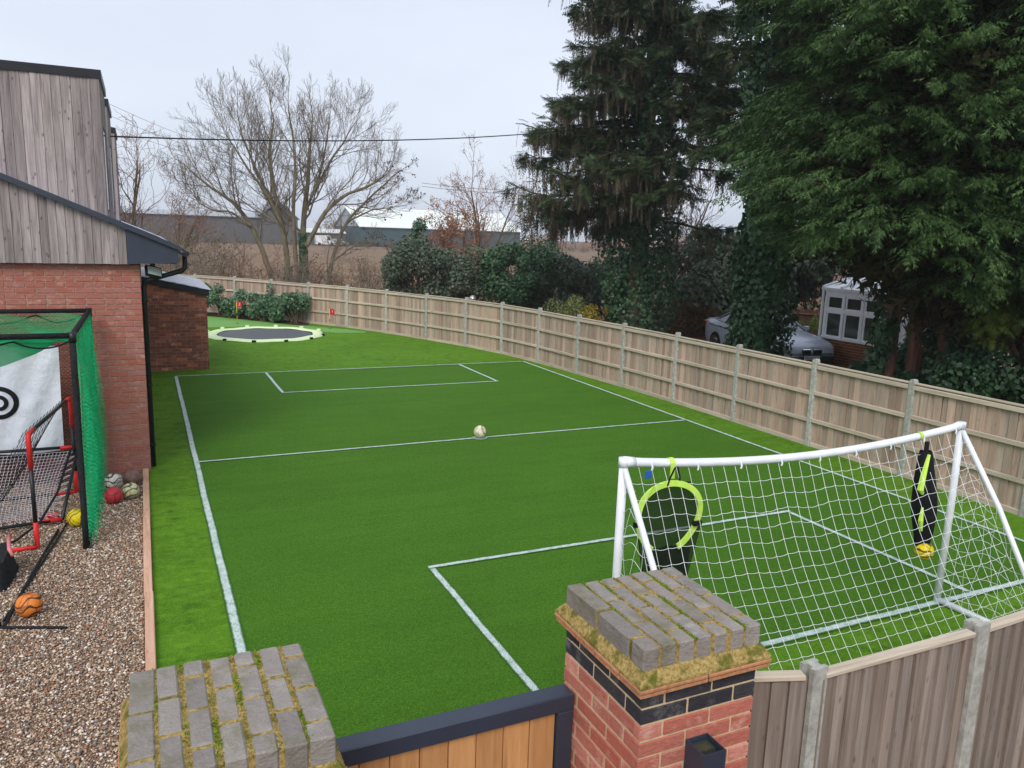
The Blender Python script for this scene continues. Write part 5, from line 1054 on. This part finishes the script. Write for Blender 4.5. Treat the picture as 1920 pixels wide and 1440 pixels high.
# --- ivy clad trunks
def ivy_column(T, rg, base, top, r0, r1, n, bulge):
    base = np.array(base, float); top = np.array(top, float); t = rg.random(n); a = rg.uniform(0, 2*math.pi, n)
    R = (r0+(r1-r0)*t)*(1+.30*np.sin(t*9+a*2+bulge)+.18*np.sin(t*23+a*3))*rg.uniform(.7, 1.08, n); c = base+(top-base)*t[:, None]
    P = c+np.c_[np.cos(a), np.sin(a), np.zeros(n)]*R[:, None]; nr = np.c_[np.cos(a), np.sin(a), np.full(n, .35)]+rg.normal(0, .45, (n, 3))
    P[:, 2] = np.maximum(P[:, 2], .02)
    put('ivy', stamp(IVY, LEAFF, P, np.c_[rg.normal(0, .7, (n, 2)), -np.ones(n)], nr, rg.uniform(.07, .15, n)), 'ivy', T)
def conifer_limbs(T, rg, base, h0, h1, rad, nl, trunk_r, sprays_per, green, brown, face, brown_frac, size=.34, hang=1.0):
    base = np.array(base, float); H = h1; n = 20; t = np.linspace(0, 1, n)
    tp = np.c_[base[0]+.05*np.sin(t*5), base[1]+.05*np.cos(t*4), H*t]; put('trunk', tubes3([(tp, trunk_r*(1-.75*t))], 10), 'bark', T, True)
    limbs = []; G = []; B = []
    for k in range(nl):
        z = h0+(h1-h0)*((k+rg.random())/nl); a = face+rg.vonmises(0, .5) if rg.random() < .8 else rg.uniform(0, 2*math.pi)
        L_ = rad(z)*rg.uniform(.7, 1.1); m_ = 9; s_ = np.linspace(0, 1, m_); d = np.array((math.cos(a), math.sin(a), 0))
        P = base+np.array((0, 0, z))+d*L_*s_[:, None]+np.array((0, 0, 1))*(L_*(.10*s_-.42*s_**2+.30*s_**4))[:, None]; P += np.cumsum(rg.normal(0, .035, P.shape), 0)
        limbs.append((P, np.linspace(.06, .012, m_)))
        km = sprays_per//3; tm_ = .25+.75*rg.random(km)**.8; pm2 = np.stack([np.interp(tm_*(m_-1), range(m_), P[:, c]) for c in range(3)], 1)+rg.normal(0, .06, (km, 3)); lt = np.array((-d[1], d[0], 0))*rg.normal(0, .8, (km, 1))
        ib = rg.random(km) < brown_frac(a, z); fm_ = unit(d+lt+np.array((0, 0, .1)))+rg.normal(0, .25, (km, 3)); G.append((pm2[~ib], fm_[~ib])); B.append(pm2[ib])
        # secondary branchlets to both sides
        for q in range(9):
            s0 = rg.uniform(.22, 1); i = min(int(s0*(m_-1)), m_-2); p0 = P[i]+(P[i+1]-P[i])*(s0*(m_-1)-i); sd = np.array((-d[1], d[0], 0))*rg.choice([-1, 1]); ll = (1.15-.6*s0)*rg.uniform(.4, 1.1)*L_*.33
            Q = p0+(sd*.9+d*.6)*ll*np.linspace(0, 1, 4)[:, None]+np.array((0, 0, -1))*(ll*.32*np.linspace(0, 1, 4)**1.5)[:, None]; limbs.append((Q, np.linspace(.018, .005, 4)))
            k2 = sprays_per//9; tt = rg.random(k2)**.7; pp = np.stack([np.interp(tt*3, range(4), Q[:, c]) for c in range(3)], 1)+rg.normal(0, .05, (k2, 3))
            isb = rg.random(k2) < brown_frac(a, z); fw_ = unit(sd*.8+d*.7+np.array((0, 0, -.35)))+rg.normal(0, .35, (k2, 3))
            G.append((pp[~isb], fw_[~isb])); B.append(pp[isb])
    Gp = np.concatenate([g[0] for g in G]); Gf = np.concatenate([g[1] for g in G]); Bp = np.concatenate(B)
    put('branches', tubes3(limbs, 4), 'bark', T)
    put('foliage', stamp(SPRAY, SPRAYF, Gp, Gf, np.c_[rg.normal(0, .3, (len(Gp), 2)), np.ones(len(Gp))], size*rg.uniform(.6, 1.3, len(Gp))), green, T)
    if len(Bp):
        nb = len(Bp); fw_ = np.c_[rg.normal(0, .14, (nb, 2)), -np.ones(nb)]; put('hanging_twigs', stamp(SPRAY, SPRAYF, Bp, fw_, rg.normal(0, 1, (nb, 3)), np.c_[hang*rg.uniform(.3, 1., nb), rg.uniform(.12, .26, nb), np.full(nb, .2)]), brown, T)
rg = np.random.default_rng(101)
SPR = tree_thing('spruce_tree', 'tall drooping spruce with brown hanging twigs and ivy-clad trunk', 'tree', (14.6, 21.6, 0))
face = math.atan2(-21.6, -14.6)+.0
def bfr(a, z):
    left = math.cos(a-math.radians(160)); return .08+.30*max(0, left)**1.5+(.10 if z < 6 else 0)
conifer_limbs(SPR, rg, (14.6, 21.6, 0), 3.9, 15, lambda z: 3.8-.20*max(0, z-6.3), 125, .34, 215, 'spruce_green', 'spruce_brown', math.radians(196), bfr, .40, .9)
ivy_column(SPR, rg, (14.6, 21.5, 0), (14.5, 21.5, 12), 1.05, .75, 15000, 0)
IV2 = tree_thing('ivy_tree', 'thick ivy-smothered trunk standing in front of the parked car', 'tree', (13.35, 14.35, 0))
def cb(a, z): return .12
conifer_limbs(IV2, rg, (13.35, 14.45, 0), 4.3, 12, lambda z: 2.0-.08*max(0, z-5), 34, .28, 160, 'spruce_green', 'spruce_brown', math.radians(200), cb, .36, .6)
ivy_column(IV2, rg, (13.22, 14.42, 0), (13.25, 14.42, 9.5), .52, .75, 17000, 2)

# --- leyland cypresses: plumes of flat sprays
def leyland(label, base, h, rad, nplume, per, seed, zlo, green='ley_green', trunks=(), face=None, size=.30, skirt=0.):
    rg = np.random.default_rng(seed); T = tree_thing('cypress_tree', label, 'tree', (base[0], base[1], 0), None); face = face if face is not None else math.atan2(-base[1], -base[0])
    ps = []
    for (tx, ty, r) in trunks:
        t = np.linspace(0, 1, 14); ps.append((np.c_[tx+.08*np.sin(t*7+tx), ty+.06*np.cos(t*6+ty), h*.8*t], r*(1.15-.8*t)+.1*r*np.exp(-t*30)))
    put('trunk', tubes3(ps, 10), 'bark_red', T, True)
    C = []; X = []; limbs = []; IC = []
    for k in range(nplume):
        a = face+rg.vonmises(0, .8) if rg.random() < .8 else rg.uniform(0, 2*math.pi); zl = zlo+(skirt if (a-face) % (2*math.pi) > math.pi or (a-face) % (2*math.pi) < .12 else 0.); z = zl+(h-zl)*rg.random()**1.15; R = rad(z)*(1+.16*math.sin(z*2.3+a*3)+.10*math.sin(z*5.1+a*7))
        d = np.array((math.cos(a), math.sin(a), 0)); p0 = np.array((base[0], base[1], z-.5))+d*R*.35; L_ = R*rg.uniform(.5, .78); rise = rg.uniform(.12, .5)
        s_ = np.linspace(0, 1, 7); P = p0+d*L_*s_[:, None]+np.array((0, 0, 1))*(L_*(rise*s_-.30*s_**2.5))[:, None]+np.cumsum(rg.normal(0, .03, (7, 3)), 0); limbs.append((P[:5], np.linspace(.03, .006, 5)))
        tt = rg.random(per)**.65; pp = np.stack([np.interp(tt*6, range(7), P[:, c]) for c in range(3)], 1); w = (.28*(1-tt)+.06)[:, None]; lat = rg.normal(0, 1, (per, 3))*np.array((1, 1, .45)); pp = pp+lat*w*.75
        C.append(pp); X.append(unit(d*.9+np.array((0, 0, rise*.5))+lat*.45+np.c_[np.zeros((per, 2)), -.85*tt]))
        ni = per//5; IC.append(np.array((base[0], base[1], z-.5))+d*R*rg.uniform(.15, .5, (ni, 1))+rg.normal(0, .35, (ni, 3)))
    C = np.concatenate(C); X = np.concatenate(X); n = len(C)
    put('branches', tubes3(limbs, 3), 'bark_red', T)
    put('foliage', stamp(SPRAY7, SPRAY7F, C, X, np.c_[rg.normal(0, .4, (n, 2)), np.ones(n)], size*rg.uniform(.6, 1.35, n)[:, None]*np.array((1.35, .75, 1.))), green, T)
    IC = np.concatenate(IC); m_ = len(IC); put('inner_twigs', stamp(SPRAY7, SPRAY7F, IC, rg.normal(0, 1, (m_, 3)), rg.normal(0, 1, (m_, 3)), .5*rg.uniform(.6, 1.3, m_)), 'ley_brown', T)
    return T
def rad1(z): return 3.15*min(1, max(.35, (z-1.2)/2.6))*(1-.035*max(0, z-6))
leyland('broad dark cypress with three bare reddish trunks behind the fence', (13.55, 10.55), 12.5, rad1, 1200, 90, 201, 3.1, skirt=.8, trunks=[(13.25, 10.75, .12), (13.47, 10.4, .125), (13.75, 10.02, .10)], size=.165)
def rad2(z): return 2.9*min(1, max(.4, (z-.8)/2.2))*(1-.035*max(0, z-6))
leyland('dark cypress at the right edge with yellowish lower branches', (15.1, 7.6), 12.0, rad2, 620, 72, 202, 2.8, trunks=[(15.1, 7.6, .2)], size=.165)
leyland('tall cypress far behind the three-trunked one at the right', (17.6, 8.6), 12.5, lambda z: 3.2*min(1, max(.4, (z-2.0)/3))*(1-.03*max(0, z-7)), 300, 60, 203, 5.2, trunks=[(17.6, 8.6, .2)], size=.2)
GLD = tree_thing('golden_cypress', 'yellow-green low cypress branches at the right edge above the ivy hedge', 'shrub', (14.2, 8.6, 0)); rg = np.random.default_rng(205)
q, rad = clumps(rg, (14.0, 8.5, 2.35), (.9, .8, .6), 16, .34); put('foliage', leafcloud(rg, 3200, q, rad, .2, SPRAY, SPRAYF, .3, 1.2), 'ley_gold', GLD)
put('stems', tubes3([(np.array([(14.2, 8.6, 0), (14.15, 8.6, 1.2), p_]), np.array([.05, .04, .012])) for p_ in q], 5), 'bark_red', GLD)
for i, (x, y, w, h) in enumerate([(13.9, 8.9, 1.0, 1.9), (14.6, 7.6, 1.2, 2.0), (15.0, 6.0, 1.2, 2.0)]):
    shrub('ivy_hedge', ['dark ivy hedge right of the three cypress trunks', 'dark ivy hedge at the right edge behind the fence', 'dark ivy hedge beyond the right edge of the lawn fence'][i], (x, y, h*.48), (w, w*.8, h*.42), 6500, .085, 'ivy', 210+i, 26, .42, cat='hedge', tmpl=IVY)
TC = bpy.data.objects['cypress_tree']; rg = np.random.default_rng(230)
ivy_column(TC, rg, (13.12, 10.88, .9), (13.2, 10.8, 3.2), .13, .34, 1000, 1)
ivy_column(TC, rg, (13.45, 10.5, 0), (13.5, 10.4, 1.1), .42, .2, 1300, 3)
shrub('ivy_bush', 'dark ivy mass behind the three cypress trunks', (15.4, 11.3, 1.15), (.9, .7, 1.0), 5200, .10, 'ivy', 231, 20, .4, tmpl=IVY)
# ---------------------------------------------------------------- far buildings and lines
def barn(label, x0, x1, y, eave, ridge, wall, roof, name='barn', depth=18, rot=0.):
    B = thing(name, label, 'barn', ((x0+x1)/2, y, 0)); MB().box(x0, x1, y, y+depth, -.5, eave).build('wall', wall, B); MB().prism([(y+.1, eave+.002), (y+depth-.1, eave+.002), (y+depth/2, ridge-.3)], x0+.05, x1-.05, 'x').build('gable', 'barn_grey_roof', B)
    MB().prism([(y-.5, eave), (y+depth/2, ridge), (y+depth+.5, eave), (y+depth+.5, eave-.15), (y+depth/2, ridge-.2), (y-.5, eave-.15)], x0-.4, x1+.4, 'x').build('roof', roof, B); return B
b = barn('long dark timber barn beyond the ploughed field', -22, 23.5, 179, 5.6, 6.6, 'barn_dark', 'barn_grey_roof')
GB_ = thing('gabled_barn', 'dark gabled barn beside the long barn behind the tree', 'barn', (27, 177, 0)); MB().prism([(23.6, -.5), (31, -.5), (31, 5.4), (27.2, 9.0), (23.6, 6.2)], 177, 195).build('wall', 'barn_dark', GB_)
MB().prism([(23.2, 6.1), (27.2, 9.05), (31.4, 5.3), (31.4, 5.5), (27.2, 9.3), (23.2, 6.3)], 176.8, 195).build('roof', 'barn_grey_roof', GB_)
SH = barn('low pale-roofed shed seen between the tree stems', 30.5, 42, 181, 2.8, 3.6, 'barn_dark', 'barn_white', 'shed', 8)
b = barn('large barn with pale metal roof and dark green wall across the field', 44.5, 84, 176, 4.4, 8.9, 'barn_teal', 'barn_white', depth=26)
rg = np.random.default_rng(301)
q, r_ = [], []
for x in np.arange(-120, 220, 4.): q.append((x+rg.normal(0, 1.5), 215+rg.normal(0, 6), rg.uniform(.5, 2.5))); r_.append(rg.uniform(2.2, 3.6))
o = link('far_treeline', fastmesh('far_treeline', *leafcloud(rg, 9000, q, r_, .9), 'autumn'), kind='stuff'); tag(o, 'hazy russet tree line on the horizon behind the barns', 'treeline')
q, r_ = [], []
for x in np.arange(-20, 110, 2.2): q.append((x+rg.normal(0, .6), 170-.08*max(0, x-30)+rg.normal(0, 1), rg.uniform(.1, .7))); r_.append(rg.uniform(.6, 1.3))
o = link('field_hedge', fastmesh('field_hedge', *leafcloud(rg, 6000, q, r_, .35), 'olive'), kind='stuff'); tag(o, 'low straggly hedge along the far edge of the ploughed field', 'hedge')
for i, (x, y) in enumerate([(35.5, 170), (38.6, 171)]):
    P_ = thing('parked_van', ['white van parked by the far shed', 'pale blue car parked right of the white van by the far shed'][i], 'vehicle', (x, y, 0)); hh = 2.2 if i == 0 else 1.5
    MB().prism([(x-2, .35), (x+2, .35), (x+2.05, .9), (x+1.4, 1.05), (x+.9, hh), (x-1.9, hh)] if i == 0 else [(x-2, .35), (x+2, .35), (x+2, .8), (x+1.2, .9), (x+.6, hh), (x-1.1, hh), (x-1.6, .95), (x-2, .9)], y, y+1.8).build('body', 'white_upvc' if i == 0 else 'car_paint', P_)
    for dx in (-1.3, 1.3): MB().tube([(x+dx, y-.03, .36), (x+dx, y+.2, .36)], .34, 12).build('wheel', 'rubber', P_)
    MB().prism([(x+.35, 1.2), (x+1.15, 1.2), (x+.85, hh-.15), (x+.35, hh-.15)], y-.01, y+.01).build('window', 'car_glass', P_)
def cable(a, b_, sag, r, label, n=40):
    a, b_ = np.array(a, float), np.array(b_, float); t = np.linspace(0, 1, n); P = a+(b_-a)*t[:, None]; P[:, 2] -= sag*4*t*(1-t)
    o = MB().tube(P, r, 5).build('overhead_cable', 'cable'); tag(o, label, 'cable', 'overhead cables'); o.data.polygons.foreach_set('use_smooth', [True]*len(o.data.polygons))
cable((-.36, 14.8, 4.80), (14.2, 22.0, 7.05), .26, .013, 'thick dark overhead cable from the house dormer to the spruce')
for i, (dz, dx) in enumerate([(0, 0), (.35, 1.), (.7, 2.)]): cable((-4+dx, 60, 10.6+dz), (9+dx, 78, 9.0+dz), .5, .012, ['lowest of three thin wires left of the big tree', 'middle of three thin wires left of the big tree', 'topmost of three thin wires left of the big tree'][i])
for i, dz in enumerate([0, .5]): cable((40, 120, 10.5+dz), (70, 112, 11.0+dz), .8, .03, ['lower of two faint far wires above the pale barn', 'upper of two faint far wires above the pale barn'][i])
# ---------------------------------------------------------------- thin winter haze over the whole place
t = NT('haze_air'); t.t.nodes.remove(t.b); pv = t.n('VolumePrincipled'); pv.inputs['Color'].default_value = (.86, .9, .95, 1); pv.inputs['Density'].default_value = .0008; pv.inputs['Anisotropy'].default_value = .2
t.t.links.new(pv.outputs[0], t.o.inputs['Volume'])
hz = MB().box(-440, 540, -80, 640, -1.6, 16.5).build('haze', 'haze_air', None, kind='stuff'); tag(hz, 'thin pale winter haze softening the far field and barns', 'haze')
